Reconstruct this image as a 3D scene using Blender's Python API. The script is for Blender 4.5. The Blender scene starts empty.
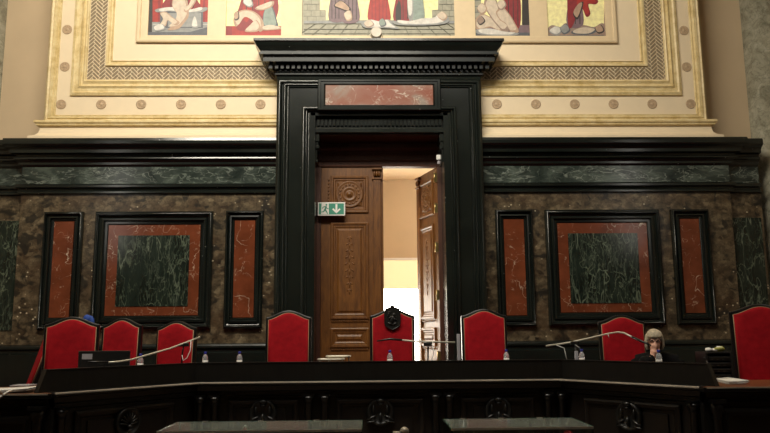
import bpy, bmesh, math, random
from mathutils import Vector, Matrix
random.seed(7)
C = bpy.context.scene.collection
SC = bpy.context.scene
PI = math.pi

# ------------------------------------------------------------------ camera
FPX, YAW, PIT, ROL = 740.0, 0.0239164, 0.1571412, -0.0080522
CAM = Vector((-0.202, 0.0, 1.6))
_f = Vector((math.sin(YAW)*math.cos(PIT), math.cos(YAW)*math.cos(PIT), math.sin(PIT)))
_r0 = Vector((math.cos(YAW), -math.sin(YAW), 0)); _u0 = _r0.cross(_f)
_r = math.cos(ROL)*_r0 + math.sin(ROL)*_u0; _u = -math.sin(ROL)*_r0 + math.cos(ROL)*_u0
def at(px, py, Y):
    """the point of the plane y = Y that shows at photo pixel (px, py)"""
    d = FPX*_f + (px-385)*_r - (py-216.5)*_u
    return CAM + d*(Y/d.y)
cd = bpy.data.cameras.new('camera'); cam = bpy.data.objects.new('camera', cd); C.objects.link(cam)
M = Matrix((_r, _u, -_f)).transposed().to_4x4(); M.translation = CAM
cam.matrix_world = M; cd.sensor_width = 36; cd.lens = 36*FPX/770; cd.clip_end = 200
SC.camera = cam

# ------------------------------------------------------------------ materials
class N:
    def __init__(s, name):
        s.m = bpy.data.materials.new(name); s.m.use_nodes = True
        s.t = s.m.node_tree; s.b = s.t.nodes['Principled BSDF']
    def n(s, typ, **kw):
        x = s.t.nodes.new('ShaderNode'+typ)
        for k, v in kw.items():
            if k[0] == '_': setattr(x, k[1:], v)
            else: x.inputs[k.replace('__', ' ')].default_value = v
        return x
    def l(s, a, b): s.t.links.new(a, b)
    def coord(s, scale=(1, 1, 1), rot=(0, 0, 0)):
        g = s.n('NewGeometry'); mp = s.n('Mapping'); mp.inputs['Scale'].default_value = scale
        mp.inputs['Rotation'].default_value = rot
        tc = s.n('TexCoord'); s.l(tc.outputs['Object'], mp.inputs['Vector']); return mp.outputs[0]
    def noise(s, v, scale, detail=4, rough=.55, dist=0):
        x = s.n('TexNoise', Scale=scale, Detail=detail, Roughness=rough, Distortion=dist); s.l(v, x.inputs['Vector']); return x.outputs['Fac']
    def ramp(s, fac, stops):
        x = s.n('ValToRGB'); e = x.color_ramp.elements
        while len(e) < len(stops): e.new(.5)
        for i, (p, c) in enumerate(stops):
            e[i].position = p; e[i].color = (*c, 1) if len(c) == 3 else c
        s.l(fac, x.inputs[0]); return x.outputs[0]
    def mix(s, fac, a, b):
        x = s.n('Mix', _data_type='RGBA')
        for sock, val in ((x.inputs[0], fac), (x.inputs[6], a), (x.inputs[7], b)):
            if isinstance(val, (int, float)): sock.default_value = val
            elif isinstance(val, tuple): sock.default_value = (*val, 1)
            else: s.l(val, sock)
        return x.outputs[2]
    def math(s, op, a, b=0.):
        x = s.n('Math', _operation=op)
        for i, v in enumerate((a, b)):
            if isinstance(v, (int, float)): x.inputs[i].default_value = v
            else: s.l(v, x.inputs[i])
        return x.outputs[0]
    def veins(s, v, scale, width, warp=.5, wscale=2.):
        """thin irregular vein lines: 1 on a vein, 0 off it"""
        nz = s.n('TexNoise', Scale=wscale, Detail=4.); s.l(v, nz.inputs['Vector'])
        sub = s.n('VectorMath', _operation='SUBTRACT'); s.l(nz.outputs['Color'], sub.inputs[0]); sub.inputs[1].default_value = (.5, .5, .5)
        sc = s.n('VectorMath', _operation='SCALE'); s.l(sub.outputs[0], sc.inputs[0]); sc.inputs['Scale'].default_value = warp
        ad = s.n('VectorMath', _operation='ADD'); s.l(v, ad.inputs[0]); s.l(sc.outputs[0], ad.inputs[1])
        vo = s.n('TexVoronoi', _feature='DISTANCE_TO_EDGE', Scale=scale); s.l(ad.outputs[0], vo.inputs['Vector'])
        mr = s.n('MapRange'); mr.inputs['From Min'].default_value = 0; mr.inputs['From Max'].default_value = width
        mr.inputs['To Min'].default_value = 1; mr.inputs['To Max'].default_value = 0
        s.l(vo.outputs['Distance'], mr.inputs['Value']); return mr.outputs[0]
    def ridge(s, v, scale, width, dist=1., detail=3., mask=None):
        """hair lines that wander and stop: 1 on a vein"""
        a = s.math('ABSOLUTE', s.math('SUBTRACT', s.noise(v, scale, detail, .5, dist), .5))
        mr = s.n('MapRange'); mr.inputs['From Max'].default_value = width; mr.inputs['To Min'].default_value = 1; mr.inputs['To Max'].default_value = 0
        s.l(a, mr.inputs['Value'])
        if mask is None: return mr.outputs[0]
        return s.math('MULTIPLY', mr.outputs[0], s.ramp(s.noise(v, mask[0]), [(mask[1], (0, 0, 0)), (mask[1]+.12, (mask[2],)*3)]))
    def fin(s, col=None, rough=.5, metal=0., coat=0., spec=.5, bump=None, bs=.1, bd=.01, sheen=0.):
        b = s.b
        if col is not None:
            if isinstance(col, tuple): b.inputs['Base Color'].default_value = (*col, 1)
            else: s.l(col, b.inputs['Base Color'])
        if isinstance(rough, (int, float)): b.inputs['Roughness'].default_value = rough
        else: s.l(rough, b.inputs['Roughness'])
        b.inputs['Metallic'].default_value = metal; b.inputs['Coat Weight'].default_value = coat
        b.inputs['Specular IOR Level'].default_value = spec
        if sheen: b.inputs['Sheen Weight'].default_value = sheen
        if bump is not None:
            bn = s.n('Bump', Strength=bs, Distance=bd); s.l(bump, bn.inputs['Height']); s.l(bn.outputs[0], b.inputs['Normal'])
        return s.m
def plain(name, col, rough=.5, metal=0., var=.12, vs=6., **k):
    x = N(name); nz = x.noise(x.coord(), vs)
    a = tuple(c*(1-var) for c in col); b = tuple(min(1, c*(1+var)) for c in col)
    return x.fin(x.ramp(nz, [(.3, a), (.7, b)]), rough, metal, **k)
def emit(name, col, s):
    x = N(name); x.b.inputs['Base Color'].default_value = (*col, 1)
    x.b.inputs['Emission Color'].default_value = (*col, 1); x.b.inputs['Emission Strength'].default_value = s
    return x.m
MT = {}
# black marble with rare white flecks
x = N('black_marble'); v = x.coord()
vo = x.n('TexVoronoi', Scale=7.); x.l(v, vo.inputs['Vector'])
fl = x.ramp(vo.outputs['Distance'], [(.0, (1, 1, 1)), (.045, (1, 1, 1)), (.07, (0, 0, 0))])
fl = x.math('MULTIPLY', fl, x.ramp(x.noise(v, 2.2), [(.5, (0, 0, 0)), (.62, (1, 1, 1))]))
base = x.ramp(x.noise(v, 1.3, 5), [(.3, (.005, .007, .006)), (.7, (.012, .016, .0135))])
MT['black'] = x.fin(x.mix(fl, base, (.26, .27, .25)), x.ramp(x.noise(v, 1.5), [(.3, (.15,)*3), (.7, (.21,)*3)]), spec=.6)
# green frieze marble
x = N('green_marble'); v = x.coord((.8, .8, 1.5), (0, .6, 0)); v2 = x.coord((.7, .7, 2.2), (0, .85, 0))
c = x.ramp(x.noise(v, 2.2, 8, .65, .8), [(.3, (.010, .015, .013)), (.5, (.035, .047, .040)), (.7, (.10, .125, .105))])
c = x.mix(x.ridge(v2, 2.2, .018, .8, 5., (1.6, .44, .55)), c, (.30, .34, .30))
c = x.mix(x.ridge(v2, 4.5, .022, .5, 4., (2.2, .46, .5)), c, (.24, .28, .24))
c = x.mix(x.ridge(v, 5., .02, .9, 3., (2.7, .5, .6)), c, (.33, .37, .32))
MT['green'] = x.fin(c, .2)
# dark green with pale streaks
x = N('verde_marble'); v = x.coord((1.3, 1.3, .38), (0, .16, 0)); v2 = x.coord((1.3, 1.3, .55), (0, -.38, 0))
c = x.ramp(x.noise(v, 4., 8, .65, .5), [(.3, (.005, .008, .006)), (.58, (.016, .024, .018)), (.78, (.05, .066, .048))])
c = x.mix(x.ridge(v, 2.6, .014, .6, 3., (1.6, .38, .55)), c, (.24, .29, .21))
c = x.mix(x.ridge(v2, 3.6, .014, .7, 4., (1.9, .38, .5)), c, (.21, .26, .18))
c = x.mix(x.ridge(v, 12., .035, .6, 4., (3.1, .42, .5)), c, (.12, .15, .11))
c = x.mix(x.ridge(v, 7., .02, .5, 4., (2.4, .42, .55)), c, (.14, .18, .12))
MT['verde'] = x.fin(c, .18)
# red marble with white veins
x = N('red_marble'); v = x.coord((1, 1, 1.2), (0, .9, 0)); v2 = x.coord((1.2, 1, 1), (0, -.5, 0))
c = x.ramp(x.noise(v, 3., 6), [(.3, (.105, .027, .011)), (.7, (.19, .050, .021))])
c = x.mix(x.ridge(v, 2.3, .0065, .5, 3., (2.3, .46, .9)), c, (.60, .50, .38))
c = x.mix(x.ridge(v2, 3.4, .006, .6, 3., (2.6, .48, .75)), c, (.55, .44, .32))
c = x.mix(x.ridge(v2, 7., .03, .5, 3., (5., .60, .9)), c, (.60, .50, .38))
MT['red'] = x.fin(c, .2)
# pink grey marble of the tablet
x = N('pink_marble'); v = x.coord((1, 1, 1.4), (0, .5, 0))
c = x.ramp(x.noise(v, 1.3, 5, .5, .6), [(.36, (.25, .085, .055)), (.5, (.27, .13, .095)), (.58, (.27, .22, .185))])
c = x.mix(x.ridge(v, 2.4, .012, .7, 4., (2.3, .42, .8)), c, (.60, .52, .44))
MT['pink'] = x.fin(x.mix(x.ridge(v, 5., .016, .7, 4., (2.8, .46, .5)), c, (.50, .42, .36)), .22)
# brown breccia facing
x = N('brown_stone'); v = x.coord((1, 1, 1.25))
nz = x.n('TexNoise', Scale=9., Detail=4.); x.l(v, nz.inputs['Vector'])
mx = x.n('Mix', _data_type='RGBA'); mx.inputs[0].default_value = .09; x.l(v, mx.inputs[6]); x.l(nz.outputs['Color'], mx.inputs[7])
vo = x.n('TexVoronoi', Scale=13.); x.l(mx.outputs[2], vo.inputs['Vector']); vo.inputs['Scale'].default_value = 15
sp = x.n('SeparateColor'); x.l(vo.outputs['Color'], sp.inputs[0])
c1 = x.ramp(sp.outputs[0], [(.0, (.012, .009, .006)), (.25, (.042, .031, .019)), (.6, (.090, .068, .040)), (.88, (.15, .115, .068)), (1., (.30, .24, .15))])
c2 = x.ramp(x.noise(v, 4.5, 12, .82), [(.41, (.008, .006, .004)), (.5, (.075, .056, .033)), (.59, (.21, .165, .10))])
c = x.mix(.62, c1, c2)
c = x.mix(x.ramp(x.noise(v, 1.5, 3), [(.42, (0, 0, 0)), (.65, (.7, .7, .7))]), c, x.mix(.5, c, (.075, .036, .016)))
c = x.mix(x.ramp(x.noise(v, 3.4, 3, .6, .6), [(.56, (0, 0, 0)), (.62, (.85, .85, .85))]), c, (.012, .011, .009))
vs = x.n('TexVoronoi', Scale=10.); x.l(v, vs.inputs['Vector'])
spk = x.math('MULTIPLY', x.ramp(vs.outputs['Distance'], [(.1, (1, 1, 1)), (.17, (0, 0, 0))]), x.ramp(x.noise(v, 2.6), [(.50, (0, 0, 0)), (.58, (1, 1, 1))]))
MT['brown'] = x.fin(x.mix(spk, c, (.60, .52, .37)), .3)
# pale column marble
x = N('column_marble'); v = x.coord()
c = x.ramp(x.noise(v, 4., 9, .7, 1.), [(.3, (.13, .12, .085)), (.5, (.30, .29, .22)), (.7, (.42, .41, .33))])
MT['column'] = x.fin(x.mix(x.math('MULTIPLY', x.veins(v, 5., .05, .9, 3.), .5), c, (.10, .10, .07)), .2)
MT['cream'] = plain('cream_plaster', (.74, .60, .40), .6, var=.03)
MT['field'] = plain('pale_cream_plaster', (.80, .67, .47), .6, var=.02)
x = N('gilded_moulding'); v = x.coord()
c = x.ramp(x.noise(v, 7., 7, .7), [(.3, (.52, .38, .15)), (.5, (.70, .56, .29)), (.72, (.80, .69, .43))])
MT['gold'] = x.fin(c, .45)
MT['taupe'] = plain('taupe_paint', (.24, .18, .105), .6, var=.2, vs=20)
MT['rosette'] = plain('rosette_paint', (.46, .335, .21), .6, var=.15, vs=30)
MT['beige'] = plain('beige_wall_paint', (.54, .42, .275), .75, var=.04, vs=1.5)
MT['frame_beige'] = plain('beige_gold_frame', (.70, .56, .36), .5, var=.04)
def wood(name, a, b, rough=.4, zs=.18):
    x = N(name); v = x.coord((6, 6, 6*zs))
    w = x.noise(v, 3., 8, .65, .8)
    return x.fin(x.ramp(w, [(.3, a), (.7, b)]), rough, bump=w, bs=.08)
MT['oak'] = wood('brown_door_wood', (.078, .025, .003), (.195, .076, .012), .45)
MT['dark_oak'] = wood('dark_red_wood', (.045, .015, .008), (.085, .030, .015), .45)
MT['ebony'] = wood('black_bench_wood', (.005, .0048, .0042), (.011, .010, .0085), .34)
MT['ebony2'] = wood('dark_brown_panel_wood', (.007, .0052, .004), (.014, .010, .0075), .42)
MT['brown_top'] = wood('warm_brown_desk_wood', (.12, .040, .014), (.20, .072, .026), .35)
MT['lacquer'] = plain('black_lacquer', (.006, .006, .006), .28, var=.2)
x = N('red_velvet'); v = x.coord()
nz = x.noise(v, 14., 5)
MT['velvet'] = x.fin(x.ramp(nz, [(.3, (.25, .004, .009)), (.7, (.36, .007, .013))]), .85, sheen=.0, bump=x.noise(v, 220., 2), bs=.15, bd=.002, spec=.15)
MT['braid'] = plain('dull_gold_braid', (.30, .20, .11), .5)
MT['metal'] = plain('grey_metal', (.52, .51, .48), .32, .8)
MT['pale_metal'] = plain('pale_metal', (.62, .59, .50), .35, .3)
MT['strip'] = plain('pale_highlight_strip', (.42, .38, .32), .4, .3, var=.3, vs=3)  # pale colour painted in for the light caught along the ledge edges
MT['dimmetal'] = plain('dim_grey_metal', (.10, .095, .085), .4, .5)
MT['edgepale'] = plain('pale_grey_edge', (.66, .65, .60), .4, .1)
MT['brass'] = plain('brass', (.60, .46, .20), .3, .9)
MT['blackp'] = plain('black_plastic', (.012, .012, .012), .35)
MT['white'] = plain('white_paint', (.78, .77, .73), .45, var=.03)
MT['paper'] = plain('white_paper', (.80, .79, .75), .8, var=.03)
MT['greyp'] = plain('grey_plastic', (.38, .37, .40), .5)
MT['bluecap'] = plain('blue_cap', (.022, .030, .30), .35)
MT['robe'] = plain('black_cloth', (.004, .004, .0045), .9, spec=.2)
MT['skin'] = plain('skin', (.66, .36, .26), .5, var=.06)
MT['hair'] = plain('grey_blonde_hair', (.46, .39, .28), .6, var=.3, vs=40)
MT['lip'] = plain('lip', (.36, .10, .09), .5)
MT['eye'] = plain('eye', (.06, .05, .045), .3)
MT['signgreen'] = plain('sign_green', (.050, .27, .185), .45, var=.03)
MT['parchment'] = plain('parchment', (.62, .53, .37), .8, var=.08)
MT['redcloth'] = plain('red_cloth', (.42, .02, .02), .8)
MT['olive'] = plain('olive_paint', (.13, .13, .07), .8)
MT['carve'] = plain('carved_black', (.012, .012, .011), .32)
MT['floor'] = wood('floor_boards', (.07, .04, .022), (.13, .08, .045), .4)
MT['roomwall'] = plain('room_wall_paint', (.34, .28, .20), .8)
MT['carpet'] = plain('red_carpet', (.10, .012, .012), .95)
MT['blue'] = plain('blue_cloth', (.02, .07, .35), .7)
x = N('clear_glass'); x.b.inputs['Base Color'].default_value = (.86, .96, .92, 1); x.b.inputs['Roughness'].default_value = .02
x.b.inputs['Transmission Weight'].default_value = 1.; x.b.inputs['IOR'].default_value = 1.45; MT['glass'] = x.m
x = N('bottle_plastic'); x.b.inputs['Base Color'].default_value = (.95, .97, 1, 1); x.b.inputs['Roughness'].default_value = .08
x.b.inputs['Transmission Weight'].default_value = .75; x.b.inputs['IOR'].default_value = 1.3; MT['bottle'] = x.m
x = N('greyed_glass'); x.b.inputs['Base Color'].default_value = (.60, .68, .64, 1); x.b.inputs['Roughness'].default_value = .04  # mostly clear grey-green glass of low index
x.b.inputs['Transmission Weight'].default_value = .86; x.b.inputs['IOR'].default_value = 1.02; x.b.inputs['Specular IOR Level'].default_value = .12; MT['greyglass'] = x.m
MT['glassedge'] = plain('green_glass_edge', (.05, .20, .15), .15)
MT['lampbody'] = plain('off_white_enamel', (.50, .45, .37), .4)
MT['lamplens'] = plain('lamp_lens', (.36, .31, .25), .3)
MT['windowlight'] = emit('bright_window_pane', (1, .93, .80), 16.)
MT['blind'] = emit('lit_pale_yellow_blind', (.88, .76, .46), .55)

# ------------------------------------------------------------------ mesh helpers
class MB:
    def __init__(s): s.v = []; s.f = []; s.m = []; s.s = []
    def add(s, vs, fs, mi=0, sm=False):
        o = len(s.v); s.v += [tuple(p) for p in vs]
        for f in fs: s.f.append([i+o for i in f]); s.m.append(mi); s.s.append(sm)
        return s
    def box(s, x0, x1, y0, y1, z0, z1, mi=0):
        vs = [(x, y, z) for z in (z0, z1) for y in (y0, y1) for x in (x0, x1)]
        return s.add(vs, [(0, 2, 3, 1), (4, 5, 7, 6), (0, 1, 5, 4), (2, 6, 7, 3), (0, 4, 6, 2), (1, 3, 7, 5)], mi)
    def prism(s, poly, y0, y1, mi=0, sm=False):
        """outline in xz, extruded along y"""
        n = len(poly)
        vs = [(a, y0, b) for a, b in poly] + [(a, y1, b) for a, b in poly]
        fs = [list(range(n)), list(range(2*n-1, n-1, -1))]
        s.add(vs, fs, mi)
        o = len(s.v)-2*n
        for i in range(n):
            j = (i+1) % n; s.f.append([o+i, o+j, o+n+j, o+n+i]); s.m.append(mi); s.s.append(sm)
        return s
    def prismz(s, poly, z0, z1, mi=0):
        n = len(poly); vs = [(a, b, z0) for a, b in poly] + [(a, b, z1) for a, b in poly]
        fs = [list(range(n)), list(range(2*n-1, n-1, -1))] + [[i, (i+1) % n, n+(i+1) % n, n+i] for i in range(n)]
        return s.add(vs, fs, mi)
    def frame(s, x0, x1, z0, z1, prof, mi=0, sm=False):
        """mitred rectangular moulding; prof = (inset_x, inset_z, y)"""
        o = len(s.v); n = len(prof)
        for (ix, iz, y) in prof:
            s.v += [(x0+ix, y, z0+iz), (x1-ix, y, z0+iz), (x1-ix, y, z1-iz), (x0+ix, y, z1-iz)]
        for k in range(n-1):
            for i in range(4):
                j = (i+1) % 4
                s.f.append([o+4*k+i, o+4*k+j, o+4*k+4+j, o+4*k+4+i]); s.m.append(mi); s.s.append(sm)
        return s
    def cornice(s, x0, x1, yb, yf, prof, l=True, r=True, mi=0):
        """horizontal moulding with returned ends; prof = (projection, z)"""
        o = len(s.v); n = len(prof)
        for (p, z) in prof:
            pl = p if l else 0; pr = p if r else 0
            s.v += [(x0-pl, yb, z), (x0-pl, yf-p, z), (x1+pr, yf-p, z), (x1+pr, yb, z)]
        for k in range(n-1):
            for i in range(3):
                s.f.append([o+4*k+i, o+4*k+i+1, o+4*k+5+i, o+4*k+4+i]); s.m.append(mi); s.s.append(False)
        for k in (0, n-1): s.f.append([o+4*k+i for i in range(4)]); s.m.append(mi); s.s.append(False)
        if not l: s.f.append([o+4*k+1 for k in range(n)] + [o+4*(n-1), o]); s.m.append(mi); s.s.append(False)
        if not r: s.f.append([o+4*k+2 for k in range(n)] + [o+4*(n-1)+3, o+3]); s.m.append(mi); s.s.append(False)
        return s
    def sweep(s, path, prof, mi=0, endk=0.):
        """closed profile (forward offset, z) swept along a plan polyline, mitred; endk slopes the end cuts"""
        P = [Vector(p) for p in path]; n = len(P); m = len(prof); o = len(s.v)
        D = [(P[i+1]-P[i]).normalized() for i in range(n-1)]; Nn = [Vector((d.y, -d.x)) for d in D]
        zm = max(z for _, z in prof)
        for i in range(n):
            if i == 0: a = Nn[0]
            elif i == n-1: a = Nn[-1]
            else:
                a = (Nn[i-1]+Nn[i]).normalized(); a = a/max(.3, a.dot(Nn[i]))
            for off, z in prof:
                q = P[i]+a*off
                if i == 0: q = q - D[0]*(zm-z)*endk
                if i == n-1: q = q + D[-1]*(zm-z)*endk
                s.v.append((q.x, q.y, z))
        for i in range(n-1):
            for k in range(m):
                j = (k+1) % m
                s.f.append([o+i*m+k, o+i*m+j, o+(i+1)*m+j, o+(i+1)*m+k]); s.m.append(mi); s.s.append(False)
        s.f.append([o+k for k in range(m)]); s.f.append([o+(n-1)*m+k for k in range(m-1, -1, -1)]); s.m += [mi, mi]; s.s += [False, False]
        return s
    def lathe(s, c, prof, n=24, axis='z', mi=0, sm=True):
        o = len(s.v); c = Vector(c)
        for (r, h) in prof:
            for i in range(n):
                a = 2*PI*i/n; p, q = r*math.cos(a), r*math.sin(a)
                d = {'z': (p, q, h), 'y': (p, h, q), 'x': (h, p, q)}[axis]
                s.v.append(tuple(c+Vector(d)))
        for k in range(len(prof)-1):
            for i in range(n):
                j = (i+1) % n; s.f.append([o+k*n+i, o+k*n+j, o+(k+1)*n+j, o+(k+1)*n+i]); s.m.append(mi); s.s.append(sm)
        for k in (0, len(prof)-1):
            if prof[k][0] > 1e-4: s.f.append([o+k*n+i for i in range(n)]); s.m.append(mi); s.s.append(False)
        return s
    def tube(s, path, r, n=8, mi=0, closed=False):
        P = [Vector(p) for p in path]; o = len(s.v); k = len(P)
        rr = r if isinstance(r, (list, tuple)) else [r]*k
        up = Vector((0, 0, 1)); prev = None
        for i, p in enumerate(P):
            a = P[(i-1) % k] if closed else P[max(i-1, 0)]; b = P[(i+1) % k] if closed else P[min(i+1, k-1)]
            t = (b-a).normalized()
            if prev is None: u = t.cross(up if abs(t.z) < .9 else Vector((1, 0, 0))).normalized()
            else: u = (prev - t*prev.dot(t)).normalized()
            prev = u; w = t.cross(u)
            for j in range(n):
                an = 2*PI*j/n; s.v.append(tuple(p + (u*math.cos(an)+w*math.sin(an))*rr[i]))
        for i in range(k if closed else k-1):
            i2 = (i+1) % k
            for j in range(n):
                j2 = (j+1) % n; s.f.append([o+i*n+j, o+i*n+j2, o+i2*n+j2, o+i2*n+j]); s.m.append(mi); s.s.append(True)
        if not closed:
            s.f.append([o+j for j in range(n)]); s.f.append([o+(k-1)*n+j for j in range(n)]); s.m += [mi, mi]; s.s += [False, False]
        return s
    def ball(s, c, r, n=16, mi=0, rot=None):
        r = r if isinstance(r, (tuple, list)) else (r, r, r); c = Vector(c); o = len(s.v); m = n//2
        for k in range(1, m):
            t = PI*k/m
            for i in range(n):
                a = 2*PI*i/n; d = Vector((r[0]*math.sin(t)*math.cos(a), r[1]*math.sin(t)*math.sin(a), r[2]*math.cos(t)))
                if rot: d = rot @ d
                s.v.append(tuple(c+d))
        for k in range(m-2):
            for i in range(n):
                j = (i+1) % n; s.f.append([o+k*n+i, o+k*n+j, o+(k+1)*n+j, o+(k+1)*n+i]); s.m.append(mi); s.s.append(True)
        dt = Vector((0, 0, r[2])); dt = rot @ dt if rot else dt
        s.v += [tuple(c+dt), tuple(c-dt)]
        for i in range(n):
            j = (i+1) % n
            s.f.append([o+i, o+j, o+(m-1)*n]); s.f.append([o+(m-2)*n+i, o+(m-2)*n+j, o+(m-1)*n+1]); s.m += [mi, mi]; s.s += [True, True]
        return s
    def build(s, name, mats, parent=None, org=None, bevel=0., seg=2):
        if not isinstance(mats, (list, tuple)): mats = [mats]
        o3 = Vector(org) if org is not None else Vector((0, 0, 0))
        me = bpy.data.meshes.new(name); me.from_pydata([tuple(Vector(p)-o3) for p in s.v], [], s.f)
        for m in mats: me.materials.append(MT[m])
        me.polygons.foreach_set('material_index', s.m); me.polygons.foreach_set('use_smooth', s.s)
        bm = bmesh.new(); bm.from_mesh(me); bmesh.ops.recalc_face_normals(bm, faces=bm.faces); bm.to_mesh(me); bm.free()
        o = bpy.data.objects.new(name, me); C.objects.link(o)
        if parent is not None: o.parent = parent
        elif org is not None: o.location = o3
        if bevel:
            b = o.modifiers.new('bevel', 'BEVEL'); b.width = bevel; b.segments = seg; b.limit_method = 'ANGLE'; b.angle_limit = .6
        return o
def thing(name, loc, label, cat, group=None, rz=0.):
    o = bpy.data.objects.new(name, None); C.objects.link(o); o.location = loc; o.rotation_euler = (0, 0, rz)
    return tag(o, label, cat, group)
def tag(o, label, cat, group=None, kind=None):
    o['label'] = label; o['category'] = cat
    if group: o['group'] = group
    if kind: o['kind'] = kind
    return o
def struct(o, label, cat='wall'): return tag(o, label, cat, kind='structure')
def lab(o, text): o['label'] = text; return o

# ------------------------------------------------------------------ room shell
DZ = .6                                     # height of the raised floor behind the bench
struct(MB().box(-7.6, 7.6, -6, 12.8, -.2, 0).build('floor', 'floor'), 'brown boarded floor of the courtroom', 'floor')
struct(MB().prismz([(-7.6, 7.9), (-2.51, 7.9), (-2.12, 8.43), (1.98, 8.43), (2.37, 7.9), (7.6, 7.9), (7.6, 12.8), (3.2, 12.8), (3.2, 16.2), (-2.4, 16.2), (-2.4, 12.8), (-7.6, 12.8)], 0, DZ).build('floor_dais', 'carpet'), 'raised floor behind the long black bench', 'floor')
struct(MB().box(-7.8, 7.8, -6.2, 13, 10.2, 10.4).build('ceiling', 'cream'), 'plain cream ceiling above the courtroom', 'ceiling')
struct(MB().box(-7.8, -7.6, -6.2, 13, 0, 10.2).build('wall_left', 'roomwall'), 'side wall beyond the left column', 'wall')
struct(MB().box(7.6, 7.8, -6.2, 13, 0, 10.2).build('wall_right', 'roomwall'), 'side wall beyond the right column', 'wall')
struct(MB().box(-7.8, 7.8, -6.2, -6, 0, 10.2).build('wall_rear', 'roomwall'), 'wall behind the viewer', 'wall')
# back wall: beige masonry with the doorway left open
wb = MB()
wb.box(-7.6, -1.06, 12.5, 12.8, 0, 10.2); wb.box(1.06, 7.6, 12.5, 12.8, 0, 10.2); wb.box(-1.06, 1.06, 12.5, 12.8, 4.88, 10.2)
wall = struct(wb.build('wall_back', 'beige'), 'beige end wall with marble wainscot, tall black doorway and gilded picture panel above', 'wall')
# wainscot facing
HW = 5.85
for s in (-1, 1):
    b = MB(); xs = sorted((s*1.6, s*HW)); b.box(xs[0], xs[1], 12.0, 12.5, DZ, 4.0)
    xs = sorted((s*HW, s*6.42)); b.box(xs[0], xs[1], 12.1, 12.5, DZ, 4.0)
    b.build('wainscot_facing', 'brown', wall)
    # black dado under the stone
    b = MB(); xs = sorted((s*1.6, s*HW))
    b.cornice(xs[0], xs[1], 12.1, 12.0, [(.0, 1.47), (.05, 1.455), (.06, 1.43), (.06, 1.40), (.03, 1.38), (.03, 1.34), (.05, 1.32), (.05, .78), (.08, .75), (.08, DZ)], s > 0 and False, False)
    xs = sorted((s*HW, s*6.42)); b.cornice(xs[0], xs[1], 12.2, 12.1, [(.0, 1.47), (.05, 1.455), (.06, 1.43), (.06, 1.40), (.03, 1.38), (.03, 1.34), (.05, 1.32), (.05, DZ)], False, False)
    b.build('dado', 'black', wall)
# marble panels: (outer half-centre, half widths)
def wall_panel(cx, ow, iw, z0, z1, iz0, iz1, green=None):
    b = MB(); bx = ow-iw; bz = z1-iz1; bb = iz0-z0
    prof = [(0, 12.0), (0, 11.945), (.10, 11.925), (.26, 11.925), (.32, 11.965), (.45, 11.975), (.50, 11.945), (.66, 11.940), (.74, 11.985), (.90, 11.985), (1., 12.0)]
    b.v = []
    for t, y in prof: b.v += [(cx-ow+t*bx, y, z0+t*bb), (cx+ow-t*bx, y, z0+t*bb), (cx+ow-t*bx, y, z1-t*bz), (cx-ow+t*bx, y, z1-t*bz)]
    for k in range(len(prof)-1):
        for i in range(4):
            j = (i+1) % 4; b.f.append([4*k+i, 4*k+j, 4*k+4+j, 4*k+4+i]); b.m.append(0); b.s.append(False)
    q = []
    for k in range(9):
        t = .18-.055*math.cos(k*PI/8); q.append((t*bx, t*bz, 11.926-.016*math.sin(k*PI/8)))
    b.frame(cx-ow, cx+ow, z0, z1, q, sm=True)
    fr = b.build('panel_frame', 'black', wall)
    lab(MB().box(cx-iw, cx+iw, 11.985, 12.02, iz0, iz1).build('red_inlay', 'red', fr), 'red white-veined marble inlay')
    if green: lab(MB().box(cx-green[0], cx+green[0], 11.975, 12.02, green[1], green[2]).build('green_inlay', 'verde', fr), 'dark green marble slab with pale streaks')
for s in (-1, 1):
    wall_panel(s*2.200, .305, .165, 1.70, 3.598, 1.876, 3.443)
    wall_panel(s*3.6605, .947, .740, 1.70, 3.592, 1.917, 3.375, (.575, 2.062, 3.205))
    wall_panel(s*5.120, .314, .157, 1.706, 3.593, 1.895, 3.438)
    cx = s*6.11
    lab(MB().box(cx-.27, cx+.27, 12.085, 12.15, 1.70, 3.47).build('end_green_inlay', 'verde', wall), 'dark green marble slab near the column')
# cornice, frieze and lower band of the wainscot
CP = [(.0, 4.79), (.24, 4.775), (.25, 4.73), (.25, 4.68), (.225, 4.655), (.19, 4.635), (.165, 4.60), (.165, 4.55), (.09, 4.535), (.08, 4.50), (.11, 4.482), (.115, 4.462), (.085, 4.44), (.055, 4.41), (.055, 4.375), (.02, 4.34)]
BP = [(.02, 4.062), (.065, 4.052), (.08, 4.03), (.08, 3.995), (.045, 3.975), (.035, 3.945), (.045, 3.93), (.045, 3.90), (.0, 3.885)]
for i, s in enumerate((-1, 1)):
    def run(x0, x1, dy, wall_side):
        xs = sorted((s*x0, s*x1)); L = (s < 0) and not wall_side; R = (s > 0) and not wall_side
        return xs[0], xs[1], dy, L, R
    b = MB(); g = MB(); d = MB()
    for x0, x1, dy in ((1.6, HW, 0), (HW-.1, 6.40, .1)):
        xs = sorted((s*x0, s*x1))
        ret = (s < 0 and dy == 0, s > 0 and dy == 0)
        b.cornice(xs[0], xs[1], 12.5, 12.0+dy, CP, *ret); d.cornice(xs[0], xs[1], 12.5, 12.0+dy, BP, *ret)
        g.box(xs[0], xs[1], 11.98+dy, 12.5, 4.062, 4.34)
    t = b.build('trim_%d' % (i+1), 'black')
    struct(t, 'black marble cornice with green frieze along the wall, %s of the doorway' % ('left', 'right')[i], 'cornice')
    lab(g.build('frieze', 'green', t), 'green veined marble frieze'); d.build('lower_band', 'black', t)

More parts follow.
